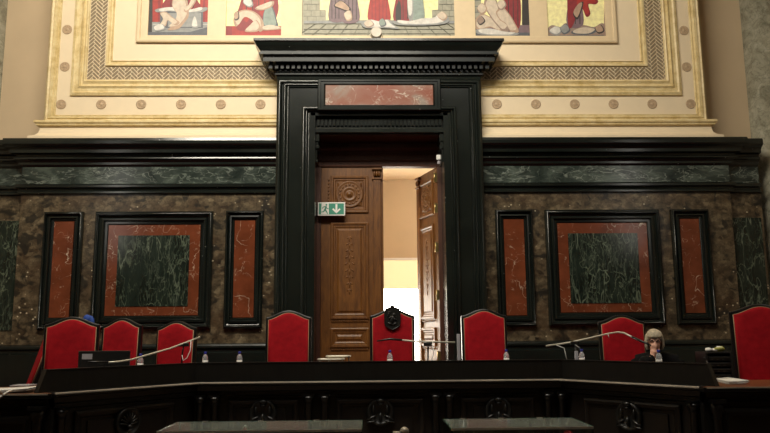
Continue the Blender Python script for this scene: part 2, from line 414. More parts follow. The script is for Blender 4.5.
# ------------------------------------------------------------------ plaster picture panel above
ZT = 9.4
b = MB(); b.box(-5.545, 5.545, 11.98, 12.5, 5.03, ZT)
pf = lab(b.build('plaster_field', 'cream', wall), 'cream plaster panel')
LP = [(-.05, 5.125), (.06, 5.115), (.075, 5.10), (.075, 5.075), (.05, 5.06), (.045, 5.035), (.0, 5.03), (.005, 4.965), (.02, 4.91), (.06, 4.865), (.12, 4.84), (.135, 4.83), (.135, 4.775)]
b = MB(); b.cornice(-5.60, -1.5, 12.5, 11.96, LP, True, False); b.cornice(1.5, 5.60, 12.5, 11.96, LP, False, True)
b.build('plaster_ledge', ['field'], pf)
LG = [(-.05, 5.127), (.062, 5.118), (.079, 5.102), (.079, 5.074), (.054, 5.058), (.05, 5.034), (.0, 5.028)]
g = MB(); g.cornice(-5.60, -1.5, 12.4, 11.958, LG, True, False); g.cornice(1.5, 5.60, 12.4, 11.958, LG, False, True)
lab(g.build('gilded_ledge', 'gold', pf), 'gilded edge of the plaster ledge')
X0, Z0 = -5.545, 5.10
def pfr(name, prof, mat, text=None):
    o = MB().frame(X0, -X0, Z0, ZT+1, [(a, c, 11.98-p) for a, c, p in prof]).build(name, mat, pf)
    if text: lab(o, text)
    return o
pfr('outer_moulding', [(0, .0, -.02), (.0, .0, .02), (.03, .025, .045), (.06, .05, .03), (.075, .06, .05), (.12, .085, .05), (.14, .10, .02), (.165, .12, .025), (.18, .13, 0)], 'gold', 'gilded outer moulding')
pfr('white_strip', [(.18, .13, .003), (.40, .45, .003)], 'field')
pfr('inner_moulding', [(.40, .45, 0), (.405, .455, .035), (.45, .50, .05), (.475, .525, .03), (.52, .575, .03), (.56, .61, .055), (.575, .63, .02), (.60, .66, .02), (.625, .70, .045), (.645, .725, .03), (.655, .732, .0)], 'gold', 'gilded inner moulding')
pfr('guilloche_ground', [(.653, .732, .004), (.953, .966, .004)], 'field')
pfr('bead_moulding', [(.953, .966, 0), (.965, .975, .035), (1.0, 1.0, .035), (1.015, 1.02, .012), (1.04, 1.045, .012), (1.055, 1.06, .03), (1.07, 1.07, 0)], 'gold')
pfr('white_ground', [(1.065, 1.068, .002), (1.46, 1.385, .002)], 'field')
# plaited (herringbone) relief on the band
def clip(poly, ax, val, keep_gt):
    out = []
    for i in range(len(poly)):
        a, c = poly[i], poly[(i+1) % len(poly)]
        ia = (a[ax] >= val) == keep_gt; ic = (c[ax] >= val) == keep_gt
        if ia: out.append(a)
        if ia != ic:
            t = (val-a[ax])/(c[ax]-a[ax]); out.append((a[0]+t*(c[0]-a[0]), a[1]+t*(c[1]-a[1])))
    return out
def herring(b, x0, x1, z0, z1, w=.050, k=3, gap=.017, cx=0, cz=0):
    q = math.sqrt(.5); R = int((abs(x1-x0)+abs(z1-z0))/w*1.1)+8
    mx, mz = (x0+x1)/2, (z0+z1)/2
    ic, jc = ((mx-cx)*q+(mz-cz)*q)/w, (-(mx-cx)*q+(mz-cz)*q)/w
    for j in range(int(jc)-R, int(jc)+R):
        for i0 in range(-R, R, 1):
            xx = j + 2*k*i0
            if not (ic-R < xx < ic+R): continue
            for r in ((xx, xx+k, j, j+1), (xx+k, xx+k+1, j+1-k, j+1)):
                u0, u1, v0, v1 = r[0]*w+gap/2, r[1]*w-gap/2, r[2]*w+gap/2, r[3]*w-gap/2
                P = [(cx+(u-v)*q, cz+(u+v)*q) for u, v in ((u0, v0), (u1, v0), (u1, v1), (u0, v1))]
                if max(p[0] for p in P) < x0 or min(p[0] for p in P) > x1 or max(p[1] for p in P) < z0 or min(p[1] for p in P) > z1: continue
                for ax, val, gt in ((0, x0, True), (0, x1, False), (1, z0, True), (1, z1, False)):
                    if P: P = clip(P, ax, val, gt)
                if len(P) > 2: b.prism(P, 11.966, 11.976)
b = MB(); gz0, gz1 = Z0+.745, Z0+.955
herring(b, -4.88, -1.75, gz0, gz1); herring(b, 1.75, 4.88, gz0, gz1)
for s in (-1, 1):
    xs = sorted((s*4.605, s*4.88)); herring(b, xs[0], xs[1], gz1, 7.7)
lab(b.build('guilloche', 'taupe', pf), 'plaited taupe ornament')
# round rosettes on the white strip
def rosette(x, z):
    b = MB(); b.lathe((x, 11.975, z), [(.084, 0), (.084, -.004), (.070, -.007), (.064, -.004), (.03, -.004), (.024, -.008), (.0001, -.010)], 20, 'y')
    for k in range(10):
        a = 2*PI*k/10; b.ball((x+.046*math.cos(a), 11.971, z+.046*math.sin(a)), (.012, .004, .012), 8)
    b.build('rosette', 'rosette', pf)
for s in (-1, 1):
    for k in range(6): rosette(s*(5.285-.66*k), 5.408)
    for z in (6.063, 6.72, 7.37): rosette(s*5.262, z)
# frame round the five pictures
b = MB(); PZ0 = 6.484
b.frame(-4.09, 4.09, PZ0, ZT, [(0, 0, 11.98), (0, 0, 11.93), (.02, .02, 11.92), (.06, .05, 11.92), (.075, .06, 11.94), (.12, .10, 11.94), (.19, .125, 11.945), (.19, .125, 11.98)])
PX = [(-3.90, -2.90), (-2.59, -1.655), (-1.30, 1.30), (1.655, 2.59), (2.90, 3.90)]
for i in range(4): b.box(PX[i][1], PX[i+1][0], 11.945, 11.98, PZ0+.12, ZT-.1)
lab(b.build('picture_surround', 'frame_beige', pf), 'beige gilded surround of the pictures')

# pictures: simple robed figures, own design, in the colours of the photograph
PC = {'yellow': (.90, .82, .42), 'joint': (.20, .20, .16), 'red': (.36, .035, .03), 'flesh': (.58, .49, .39), 'flesh2': (.42, .29, .21), 'white': (.62, .60, .56), 'slate': (.10, .11, .13),
      'grey': (.27, .28, .28), 'stone': (.33, .32, .25), 'dark': (.035, .03, .03), 'crimson': (.24, .028, .035), 'purple': (.19, .13, .15), 'teal': (.24, .30, .27), 'rock': (.30, .22, .18), 'hair': (.12, .07, .04)}
for k, c in PC.items(): MT['pic_'+k] = plain('painted_'+k, c, .55, var=.16, vs=14)
def blob(pts, n=4):
    """closed smooth outline through the points"""
    out = []; m = len(pts)
    for i in range(m):
        p0, p1, p2, p3 = (pts[(i+d) % m] for d in (-1, 0, 1, 2))
        for t in range(n):
            t /= n
            out.append(tuple(.5*((2*p1[a])+(-p0[a]+p2[a])*t+(2*p0[a]-5*p1[a]+4*p2[a]-p3[a])*t*t+(-p0[a]+3*p1[a]-3*p2[a]+p3[a])*t**3) for a in (0, 1)))
    return out
def picture(idx, label, back, layers):
    x0, x1 = PX[idx]; keys = ['pic_'+k for k in PC]; ki = {k: i for i, k in enumerate(PC)}
    b = MB(); b.box(x0, x1, 11.972, 11.979, PZ0+.125, ZT-.1, ki[back]); y = 11.972
    for col, pts, sm in layers:
        P = [tuple((lambda q: (q.x, q.z))(at(px, py, 11.97))) for px, py in pts]
        if sm: P = blob(P)
        for ax, val, gt in ((0, x0, True), (0, x1, False), (1, PZ0+.125, True), (1, ZT-.1, False)):
            if P: P = clip(P, ax, val, gt)
        if len(P) > 2: y -= .0003; b.prism(P, y, 11.973, ki[col])
    o = b.build('painting', keys, org=((x0+x1)/2, 11.97, PZ0+.125)); tag(o, label, 'painting', 'wall paintings above the doorway')
    return o
def fig(cx, base, h, w, robe, head='flesh', lean=0):
    """robed standing figure: skirt, torso, arms, head"""
    t = base-h
    return [(robe, [(cx-w, base), (cx-w*.75, base-h*.4), (cx-w*.45+lean, base-h*.72), (cx-w*.3+lean, base-h*.82), (cx+w*.3+lean, base-h*.82), (cx+w*.5+lean, base-h*.7), (cx+w*.8, base-h*.35), (cx+w, base)], True),
            (head, [(cx-w*.22+lean, t+h*.08), (cx+lean, t), (cx+w*.22+lean, t+h*.08), (cx+w*.14+lean, t+h*.17), (cx-w*.14+lean, t+h*.17)], True)]
R4 = lambda a, c, d, e: [(a, c), (d, c), (d, e), (a, e)]
def body(col, shade, pts, k=1.6):
    """painted limb or trunk: a darker contour shape under a lighter one"""
    cx = sum(p[0] for p in pts)/len(pts); cy = sum(p[1] for p in pts)/len(pts)
    def sc(f, dx, dy): return [(cx+(a-cx)*f+dx, cy+(c-cy)*f+dy) for a, c in pts]
    return [(shade, sc(1.04, .2, .3), True), (col, sc(.86, -.3, -.3), True)]
def folds(col, x0, x1, y0, y1, n, w=.7):
    return [(col, [(x0+(x1-x0)*(k+.5)/n-w*.3, y0), (x0+(x1-x0)*(k+.5)/n+w*.5, y0), (x0+(x1-x0)*(k+.5)/n*1.0+w, y1), (x0+(x1-x0)*(k+.5)/n-w*.2, y1)], False) for k in range(n)]
def bricks(x0, x1, y0, y1, h, col):
    out = []; y = y0; r = 0
    while y < y1:
        out.append((col, R4(x0, y, x1, y+.5), False))
        xx = x0+(3 if r % 2 else 7)
        while xx < x1: out.append((col, R4(xx, y, xx+.5, min(y+h, y1)), False)); xx += 9
        y += h; r += 1
    return out
L1 = [('red', R4(150, -80, 163, 24), False), ('crimson', R4(158, -80, 161, 24), False), ('red', R4(200, -80, 212, 24), False), ('crimson', R4(203, -80, 205, 24), False), ('dark', R4(144, -80, 152.5, 40), False), ('rock', R4(144, -80, 148, 40), False),
      ('grey', R4(152, 22, 212, 33), False), ('slate', R4(146, 32, 212, 40), False), ('slate', [(186, 33), (212, 26), (212, 34), (190, 36)], False), ('white', R4(153, 24, 212, 24.5), False)]
L1 += [('slate', R4(160, 11, 203, 28), False), ('grey', R4(162, 13, 201, 27), False), ('slate', R4(162, 16, 168, 27), False), ('white', R4(159, 9.5, 205, 10.6), False), ('crimson', [(163, 8), (168, -6), (170, -40), (182, -60), (192, -40), (196, -4), (199, 8)], True)]
L1 += folds('dark', 168, 196, -10, 8, 5)
L1 += body('white', 'grey', [(157, 9), (172, 7), (190, 10), (205, 7), (204, 11), (188, 13), (170, 11), (158, 12)])
L1 += body('flesh', 'flesh2', [(172, 4), (175, -6), (181, -9), (186, -2), (188, 8), (188, 16), (184, 22), (178, 28), (168, 29), (175, 22), (177, 14), (174, 9)])
L1 += body('flesh', 'flesh2', [(160, 13), (166, 12), (172, 17), (179, 22), (175, 25), (168, 20), (166, 25), (162, 27), (159, 26), (163, 19)])
L1 += body('flesh', 'flesh2', [(184, 9), (189, 5), (193, -3), (196, 0), (191, 8), (186, 12)]) + body('flesh2', 'dark', [(176, -14), (180, -18), (183, -13), (180, -8)])
L1 += body('white', 'grey', [(193, 20), (195, 16), (197, 20), (198, 27), (192, 27)]) + body('white', 'grey', [(154, 27), (162, 24), (165, 29), (156, 31)])
picture(0, 'outermost left wall painting, pale reclining figure on a grey slab over slate floor', 'yellow', L1)
L2 = [('red', R4(224, 26, 284, 40), False), ('crimson', R4(224, 26, 232, 40), False), ('slate', R4(224, 35.4, 284, 40), False), ('crimson', [(235, 20), (240, 4), (246, -20), (254, -50), (268, -40), (278, 0), (277, 16), (270, 26), (250, 30), (238, 30)], True),
      ('red', [(242, 14), (246, -4), (252, -10), (252, 8), (247, 22)], True), ('red', [(257, 2), (262, -12), (268, -8), (268, 10), (262, 16)], True)]
L2 += folds('dark', 243, 274, -8, 10, 5) + body('teal', 'slate', [(265, 9), (269, 2), (273, 8), (276, 18), (277, 27), (264, 27), (263, 16)])
L2 += body('flesh', 'flesh2', [(234, 18), (240, 11), (248, 10), (256, 13), (262, 20), (263, 28), (259, 31), (256, 24), (251, 19), (244, 17), (238, 25), (235, 25)])
L2 += body('flesh', 'flesh2', [(250, 25), (256, 20), (260, 26), (257, 31), (245, 31)]) + body('flesh', 'flesh2', [(262, 27), (270, 25), (281, 27), (279, 29), (264, 30)])
L2 += body('flesh', 'flesh2', [(255, 8), (264, 4), (273, 1), (272, 6), (262, 10)]) + body('white', 'grey', [(243, 2), (248, -4), (253, 4), (249, 7)]) + body('flesh2', 'dark', [(234, 14), (238, 11), (239, 18), (235, 20)])
picture(1, 'second wall painting from the left, kneeling pale figure before red robes', 'yellow', L2)
L3 = [('stone', R4(300, 20, 462, 40), False), ('stone', R4(300, -60, 320, 22), False), ('stone', R4(438, -60, 462, 22), False), ('stone', R4(300, 10, 326, 22), False), ('stone', R4(432, 10, 462, 22), False)]
L3 += bricks(304, 325, 10, 22, 6, 'joint') + bricks(304, 319, -14, 10, 6, 'joint') + bricks(433, 459, 10, 22, 6, 'joint') + bricks(439, 459, -14, 10, 6, 'joint')
L3 += [('grey', R4(304, 21, 459, 23.5), False), ('joint', R4(304, 23.5, 459, 24), False), ('joint', R4(304, 29, 459, 29.4), False), ('joint', R4(304, 33.5, 459, 33.9), False)]
for k in range(13):
    x0 = 381+(k-6)*11.; x1 = 381+(k-6)*15.
    L3 += [('joint', [(x0, 24), (x0+.4, 24), (x1+.5, 40), (x1, 40)], False)]
L3 += fig(337, 20, 62, 8, 'purple') + folds('dark', 330, 344, -10, 19, 4) + fig(350, 21, 66, 9, 'purple', lean=1) + folds('dark', 343, 358, -10, 20, 4)
L3 += fig(379, 22, 72, 10.5, 'red') + folds('crimson', 370, 388, -16, 21, 5, .9) + fig(405, 21, 66, 11, 'crimson') + folds('dark', 396, 414, -14, 20, 4) + fig(418, 20, 60, 6, 'teal')
L3 += body('flesh2', 'dark', [(334, 6), (341, 1), (350, 8), (349, 12), (340, 9)]) + body('flesh', 'flesh2', [(344, 14), (350, 11), (352, 19), (347, 21)]) + body('white', 'grey', [(407, -30), (411, -30), (413, 14), (408, 16)])
L3 += [('dark', [(396, 8), (400, 2), (401, 20), (396, 21)], True)] + body('white', 'grey', [(394, 21), (408, 22), (422, 19), (436, 18), (442, 13), (448, 20), (443, 24), (424, 25.5), (398, 25)]) + body('flesh', 'flesh2', [(437, 16), (442, 12), (447, 17), (443, 21)])
L3 += body('white', 'grey', [(362, 23), (370, 20), (380, 22), (388, 20), (393, 25), (398, 29), (384, 28), (366, 28)]) + body('flesh', 'rock', [(364, 24), (369, 20), (374, 25), (368, 28)]) + body('teal', 'slate', [(379, 22), (383, 19), (386, 25), (381, 27)])
picture(2, 'wide central wall painting with a red-robed standing figure between dark figures', 'yellow', L3)
L4 = [('stone', R4(470, -60, 481, 26), False), ('dark', R4(522, -60, 535, 32), False), ('purple', R4(470, 25, 535, 40), False), ('slate', R4(470, 32.5, 535, 40), False), ('crimson', [(502, -30), (512, -40), (519, -10), (521, 10), (519, 28), (508, 29), (503, 8)], True)]
L4 += bricks(474, 481, -12, 24, 6, 'slate') + folds('dark', 506, 520, -8, 26, 3)
L4 += body('flesh', 'flesh2', [(476, 19), (482, 14), (490, 17), (498, 22), (505, 28), (500, 31), (490, 27), (480, 30), (475, 26)])
L4 += body('flesh', 'rock', [(484, 4), (490, -6), (496, 0), (499, 10), (502, 18), (509, 27), (504, 32), (496, 24), (490, 16)])
L4 += body('flesh', 'flesh2', [(496, 12), (503, 8), (509, 14), (514, 22), (518, 31), (511, 32), (506, 24), (500, 20)]) + body('flesh', 'flesh2', [(477, 8), (482, 3), (487, 9), (482, 14)])
L4 += body('flesh', 'rock', [(497, 4), (502, -1), (506, 5), (501, 10)]) + body('rock', 'dark', [(477, 20), (481, 16), (485, 21), (480, 25)]) + body('white', 'grey', [(476, 30), (490, 28.5), (506, 32), (518, 33), (510, 35.5), (482, 34.5)])
picture(3, 'second wall painting from the right, huddled group of pale bodies on bluish floor', 'yellow', L4)
L5 = [('rock', [(546, 31), (552, 25), (560, 27), (566, 23), (574, 27), (584, 25), (594, 27), (602, 23), (608, 28), (608, 40), (546, 40)], True), ('slate', R4(540, 35.2, 612, 40), False), ('rock', R4(604, -60, 612, 40), False)]
L5 += body('white', 'grey', [(549, 31), (556, 26), (562, 30), (557, 35)]) + body('flesh', 'slate', [(572, 31), (584, 27), (597, 29), (590, 34), (575, 34)]) + body('grey', 'slate', [(560, 28), (566, 24), (570, 30), (564, 34)]) + body('flesh2', 'dark', [(595, 27), (601, 25), (604, 31), (598, 33)])
L5 += fig(575, 25, 70, 8, 'purple', 'flesh2') + folds('dark', 568, 582, -10, 24, 3) + [('crimson', [(568, -30), (573, -40), (578, -10), (575, 20), (568, 25)], True)]
L5 += body('red', 'crimson', [(578, -12), (586, -6), (597, 0), (595, 4), (588, 4), (590, 13), (586, 16), (582, 8), (576, 12), (576, 2)]) + body('flesh2', 'dark', [(573, 13), (578, 4), (583, 2), (581, 11), (577, 19)])
picture(4, 'outermost right wall painting, dark figure with red drapery above rubble', 'yellow', L5)

# ------------------------------------------------------------------ columns at both ends
for i, s in enumerate((-1, 1)):
    b = MB(); b.lathe((s*7.05, 12.55, 0), [(.56, 0), (.56, .25), (.50, .4), (.50, 10.2)], 48)
    struct(b.build('trim_%d' % (3+i), 'column'), 'pale mottled marble column at the %s end of the wall' % ('left', 'right')[i], 'column')

# ------------------------------------------------------------------ black marble door surround
YF = 11.72
root = thing('trim_5', (0, YF, DZ), 'tall black marble doorway surround with heavy cornice and pink tablet', 'door surround'); root['kind'] = 'structure'
O = (0, YF, DZ)
b = MB()                                     # jamb slabs and head
for s in (-1, 1):
    xs = sorted((s*1.05, s*1.68)); b.box(xs[0], xs[1], YF+.02, 12.5, DZ, 5.19)
b.box(-1.68, 1.68, YF+.02, 12.5, 5.19, 5.98)
b.build('surround_slab', 'black', root, O)
b = MB()
b.frame(-1.68, 1.68, -1.5, 5.74, [(0, 0, 12.2), (0, 0, YF-.01), (.03, .02, YF-.035), (.075, .05, YF-.035), (.09, .06, YF-.01), (.105, .07, YF-.01), (.12, .08, YF-.028), (.15, .095, YF-.022), (.165, .105, YF+.0), (.20, .115, YF+.005), (.205, .12, YF+.02)])
def roll(b, hw, zt, c, cz, r, y): b.frame(-hw, hw, -1.5, zt, [(c-r*math.cos(k*PI/8), cz-r*math.cos(k*PI/8), y-r*math.sin(k*PI/8)) for k in range(9)], sm=True)
roll(b, 1.68, 5.74, .052, .037, .026, YF-.033); roll(b, 1.68, 5.74, .135, .086, .016, YF-.024); roll(b, 1.68, 5.74, .185, .112, .014, YF+.004)
b.build('outer_moulding', 'black', root, O)
b = MB()
b.frame(-1.265, 1.265, -1.5, 5.27, [(0, 0, YF+.02), (.0, .0, YF-.025), (.02, .012, YF-.04), (.05, .03, YF-.035), (.06, .036, YF-.005), (.085, .05, YF+.0), (.10, .06, YF+.02), (.125, .07, YF+.06), (.14, .075, YF+.06), (.14, .075, 12.0)])
roll(b, 1.265, 5.27, .033, .02, .024, YF-.034); roll(b, 1.265, 5.27, .075, .044, .016, YF-.002); roll(b, 1.265, 5.27, .112, .065, .014, YF+.03)
b.build('inner_moulding', 'black', root, O)
b = MB(); b.cornice(-1.66, 1.66, 12.2, YF, [(.0, 6.33), (.365, 6.32), (.365, 6.28), (.345, 6.262), (.325, 6.215), (.29, 6.17), (.265, 6.14), (.265, 6.115), (.285, 6.11), (.285, 6.08), (.24, 6.07), (.225, 6.05), (.225, 5.98), (.20, 5.975), (.20, 5.99), (.02, 5.99), (.02, 5.885), (.04, 5.875), (.035, 5.85), (.055, 5.838), (.055, 5.815), (.02, 5.79), (.015, 5.74), (-.02, 5.735)])
b.build('cornice', 'black', root, O)
b = MB(); n = 38
for k in range(n):
    x = -1.72+3.44*(k+.5)/n; b.box(x-.026, x+.026, YF-.135, YF, 5.89, 5.965)
for s in (-1, 1): b.box(s*1.775-.03, s*1.775+.03, YF-.135, YF, 5.89, 5.965)
b.build('dentil_row', 'black', root, O)
b = MB()
for k in range(n):
    x = -1.70+3.40*(k)/n+.03; b.box(x-.014, x+.014, YF-.06, YF-.03, 5.852, 5.874)
b.build('small_dentil_row', 'black', root, O)
b = MB()                                     # tablet
b.frame(-1.01, 1.01, 5.20, 5.735, [(0, 0, YF+.02), (0, 0, YF-.065), (.015, .012, YF-.08), (.05, .04, YF-.08), (.055, .045, YF-.065), (.105, .08, YF-.065), (.115, .088, YF-.075), (.13, .10, YF-.05), (.135, .105, YF-.05)])
tb = b.build('tablet', 'black', root, O)
lab(MB().box(-.88, .88, YF-.052, YF, 5.30, 5.635).build('pink_inlay', 'pink', tb, O), 'pink and grey marble inlay')
# header under the tablet
b = MB(); b.box(-1.13, 1.13, 11.84, 12.3, 4.85, 5.21); b.box(-1.13, 1.13, 11.74, 11.84, 5.135, 5.20); b.box(-1.12, 1.12, 11.765, 11.84, 4.86, 4.935); b.box(-1.12, 1.12, 11.80, 11.84, 4.935, 4.965)
b.build('header', 'black', root, O, bevel=.008)
b = MB(); n = 34
for k in range(n):
    x = -1.10+2.2*(k+.5)/n; b.box(x-.019, x+.019, 11.785, 11.845, 4.985, 5.085)
b.build('dentil_row', 'black', root, O)
b = MB()
for s in (-1, 1):
    xs = sorted((s*.985, s*1.14)); b.box(xs[0], xs[1], 11.80, 12.2, 4.72, 4.86)
    xs = sorted((s*1.0, s*1.14)); b.box(xs[0], xs[1], 11.82, 12.2, 4.66, 4.72)
    xs = sorted((s*.985, s*1.14)); b.box(xs[0], xs[1], 11.80, 12.2, 4.60, 4.66)
    xs = sorted((s*1.02, s*1.14)); b.box(xs[0], xs[1], 11.83, 12.2, 4.42, 4.60)
    xs = sorted((s*1.005, s*1.14)); b.box(xs[0], xs[1], 11.815, 12.2, 4.37, 4.42)
b.build('jamb_capital', 'black', root, O, bevel=.01)

# ------------------------------------------------------------------ wooden doors
YD = 12.35
b = MB(); b.box(-1.05, 1.05, YD, YD+.15, 4.42, 4.88); b.cornice(-1.05, 1.05, YD+.1, YD, [(.0, 4.55), (.04, 4.545), (.05, 4.52), (.02, 4.50), (.015, 4.44), (.03, 4.42), (.0, 4.41)], False, False)
b.cornice(-1.05, 1.05, YD+.1, YD, [(0, 4.76), (.06, 4.75), (.06, 4.72), (.03, 4.69), (.0, 4.68)], False, False)
for k in range(30):
    x = -.95+1.9*k/29; b.box(x-.02, x+.02, YD-.025, YD, 4.635, 4.665)
t = b.build('trim_6', 'dark_oak'); struct(t, 'dark reddish carved transom beam over the wooden doors', 'transom')
b = MB(); b.box(.992, 1.09, YD-.02, YD+.15, DZ, 4.88); b.box(-1.09, -.99, YD-.02, YD+.15, DZ, 4.88); b.box(-1.09, -.95, YD+.075, YD+.15, DZ, 4.42); b.box(-1.1, 1.1, 11.86, YD+.1, 4.83, 4.849); b.box(-1.1, 1.1, YD+.01, YD+.15, 4.84, 5.0); b.build('door_post', 'dark_oak', t)
def door_leaf(name, hinge, rz, width, sgn, label):
    """leaf in its own frame: hinge at x=0, runs to x=sgn*width, face at y=0 towards the court"""
    r = thing(name, hinge, label, 'door', rz=rz); r['kind'] = 'structure'
    H = 4.41-DZ
    def X(a, c): return tuple(sorted((sgn*a, sgn*c)))
    b = MB(); x0, x1 = X(0, width); b.box(x0, x1, .0, .06, .0, H); b.build('door_slab', 'oak', r)
    pans = [(.16, .80, 3.02, 3.66, 'square'), (.16, .80, 1.24, 2.86, 'tall'), (.16, .80, .78, 1.10, 'low')]
    for a, c, z0, z1, kind in pans:
        x0, x1 = X(a, c)
        for front, ys in (('f', (0., -1)), ('b', (.06, 1))):
            y0, sg = ys
            m = MB(); m.frame(x0, x1, z0, z1, [(0, 0, y0), (0, 0, y0+sg*.022), (.015, .015, y0+sg*.03), (.04, .04, y0+sg*.028), (.055, .055, y0+sg*.012), (.075, .075, y0+sg*.012), (.095, .095, y0+sg*.002), (.11, .11, y0+sg*.002)])
            m.frame(x0+.11, x1-.11, z0+.11, z1-.11, [(0, 0, y0), (.03, .03, y0+sg*.016), (.05, .05, y0+sg*.016)])
            m.add([(x0+.16, y0+sg*.016, z0+.16), (x1-.16, y0+sg*.016, z0+.16), (x1-.16, y0+sg*.016, z1-.16), (x0+.16, y0+sg*.016, z1-.16)], [(0, 1, 2, 3)])
            if kind == 'low' and z1-z0-.32 < .02: pass
            # bead strips above and below
            for k in range(20):
                xx = x0+.03+(x1-x0-.06)*k/19
                if kind != 'square': m.ball((xx, y0+sg*.018, z0-.03), (.013, .012, .018), 6)
            pm = m.build('door_panel', 'oak', r)
            cx, cz = (x0+x1)/2, (z0+z1)/2
            if kind == 'square':
                q = MB(); q.lathe((cx, y0, cz), [(.235, 0), (.235, sg*.018), (.22, sg*.024), (.20, sg*.018), (.135, sg*.014), (.125, sg*.028), (.10, sg*.030), (.085, sg*.02), (.05, sg*.02), (.04, sg*.036), (.0001, sg*.04)], 28, 'y')
                for k in range(16):
                    an = 2*PI*k/16; q.ball((cx+.165*math.cos(an), y0+sg*.018, cz+.165*math.sin(an)), (.020, .009, .020), 8)
                for k in range(10):
                    q.ball((x0-.035, y0+sg*.008, z0+.03+.06*k), (.016, .012, .024), 6)
                q.build('carved_rosette', 'oak', pm)
            if kind == 'tall':
                q = MB()
                for k in range(9):
                    zz = cz-.36+.11*k; wv = .05*(1.2-abs(k-4)/5)
                    q.ball((cx, y0+sg*.016, zz), (.012, .010, .045), 8)
                    for s2 in (-1, 1):
                        q.ball((cx+s2*wv, y0+sg*.015, zz+.03), (.034, .009, .014), 8, rot=Matrix.Rotation(s2*.7, 3, 'Y'))
                q.build('carved_foliage', 'oak', pm)
    m = MB(); x0, x1 = X(width-.17, width-.04)
    m.box(x0, x1, -.035, 0, .0, H-.22); x0, x1 = X(width-.19, width-.02); m.box(x0, x1, -.05, 0, H-.22, H-.19); m.box(x0, x1, -.055, 0, H-.05, H-.02)
    for k in range(3): m.ball((sgn*(width-.145+.04*k), -.03, H-.12), (.024, .03, .055), 8)
    m.build('astragal', 'oak', r, bevel=.006)
    return r
door_leaf('door_1', (-.985, YD, DZ), 0., 1.05, 1, 'closed brown carved wooden door leaf left of the bright gap')
rd = door_leaf('door_2', (.985, YD+.01, DZ), -math.radians(73), .95, -1, 'open dark wooden door leaf swung back at the right of the gap')
m = MB()
for z in (.55, 1.55, 2.35, 3.02, 3.55): m.box(-.02, .012, -.045, .0, z, z+.16); m.lathe((.0, -.045, z-.01), [(.012, 0), (.012, .18)], 10)
lab(m.build('hinge', 'brass', rd), 'brass hinges on the door edge')

# room beyond the door
b = MB(); BY = 16.0
wz0, wz1 = at(400, 289, BY).z, at(400, 258, BY).z; wx0, wx1 = -2.15, 1.75
b.box(-2.2, wx0, BY, BY+.2, DZ, 6); b.box(wx1, 3, BY, BY+.2, DZ, 6); b.box(wx0, wx1, BY, BY+.2, wz1, 6); b.box(wx0, wx1, BY, BY+.2, DZ, DZ+.35)
b.box(-2.4, -2.2, 12.8, BY+.2, DZ, 6); b.box(3, 3.2, 12.8, BY+.2, DZ, 6)
struct(b.build('wall_corridor', 'beige'), 'beige wall of the passage seen through the open door', 'wall')
struct(MB().box(-2.4, 3.2, 12.8, BY+.2, at(400, 180, BY).z, 5.4).build('ceiling_corridor', 'cream'), 'pale ceiling of the passage seen through the open door', 'ceiling')
wn = MB(); wn.box(wx0, wx1, BY+.06, BY+.08, DZ+.35, wz1); wn = wn.build('window_1', 'windowlight'); struct(wn, 'bright window seen through the open door', 'window')
MB().frame(wx0, wx1, DZ+.35, wz1, [(0, 0, BY+.1), (0, 0, BY-.02), (.06, .05, BY-.02), (.06, .05, BY+.06)]).build('window_frame', 'white', wn)
lab(MB().box(wx0+.05, wx1-.05, BY+.0, BY+.02, wz0, wz1-.04).build('roller_blind', 'blind', wn), 'pale yellow blind half lowered')

# ------------------------------------------------------------------ exit sign, camera, spotlight
def sign():
    a = at(317.8, 202.2, 12.2); c = at(345.2, 215.6, 12.2); x0, x1, z0, z1 = a.x, c.x, c.z, a.z
    w, h = x1-x0, z1-z0; cx = (x0+x1)/2
    r = thing('exit_sign', (cx, 12.2000, z0), 'green and white running-man exit sign with down arrow by the door', 'sign'); o = (cx, 12.2000, z0)
    MB().box(x0, x1, 12.2000, 12.2350, z0, z1).build('sign_case', 'white', r, o, bevel=.006)
    lab(MB().box(x0+.022, x1-.022, 12.1970, 12.2000, z0+.022, z1-.022).build('sign_face', 'signgreen', r, o), 'green sign face')
    def P(u, v): return (x0+u*w, z0+(1-v)*h)
    q = MB(); y0, y1 = 12.1935, 12.1970
    q.prism([P(.14, .10), P(.405, .10), P(.405, .90), P(.12, .90)], 12.1950, y1, 0)
    q.prism([P(.645, .15), P(.715, .15), P(.715, .60), P(.79, .45), P(.835, .54), P(.68, .84), P(.525, .54), P(.57, .45), P(.645, .60)], y0, y1, 0)
    lab(q.build('white_arrow', 'white', r, o), 'white arrow and doorway field')
    q = MB(); y0, y1 = 12.1920, 12.1950
    q.prism([P(.315+.033*math.cos(k*PI/6), .2+.065*math.sin(k*PI/6)) for k in range(12)], y0, y1)
    q.prism([P(.25, .30), P(.325, .28), P(.335, .36), P(.30, .56), P(.245, .54), P(.265, .40)], y0, y1)
    q.prism([P(.255, .30), P(.275, .35), P(.205, .40), P(.175, .50), P(.155, .47), P(.185, .35)], y0, y1)
    q.prism([P(.315, .32), P(.345, .44), P(.40, .47), P(.40, .53), P(.335, .50), P(.305, .40)], y0, y1)
    q.prism([P(.245, .52), P(.30, .54), P(.345, .70), P(.375, .86), P(.345, .88), P(.31, .74), P(.255, .60)], y0, y1)
    q.prism([P(.245, .50), P(.28, .58), P(.225, .74), P(.13, .76), P(.13, .70), P(.205, .67)], y0, y1)
    lab(q.build('running_man', 'signgreen', r, o), 'green running figure')
    MB().box(x0+.0, x0+.02, 12.2350, 12.2600, z0+.07, z0+.14).box(x0-.03, x0+.01, 12.2300, 12.2450, z0+.08, z0+.13).build('bracket', 'blackp', r, o)
sign()
p = at(438.5, 158, 11.95)
r = thing('security_sensor', p, 'small white sensor box under the black door header', 'sensor')
MB().box(-.035, .035, -.03, .03, -.03, .05).build('sensor_case', 'white', r, bevel=.01)
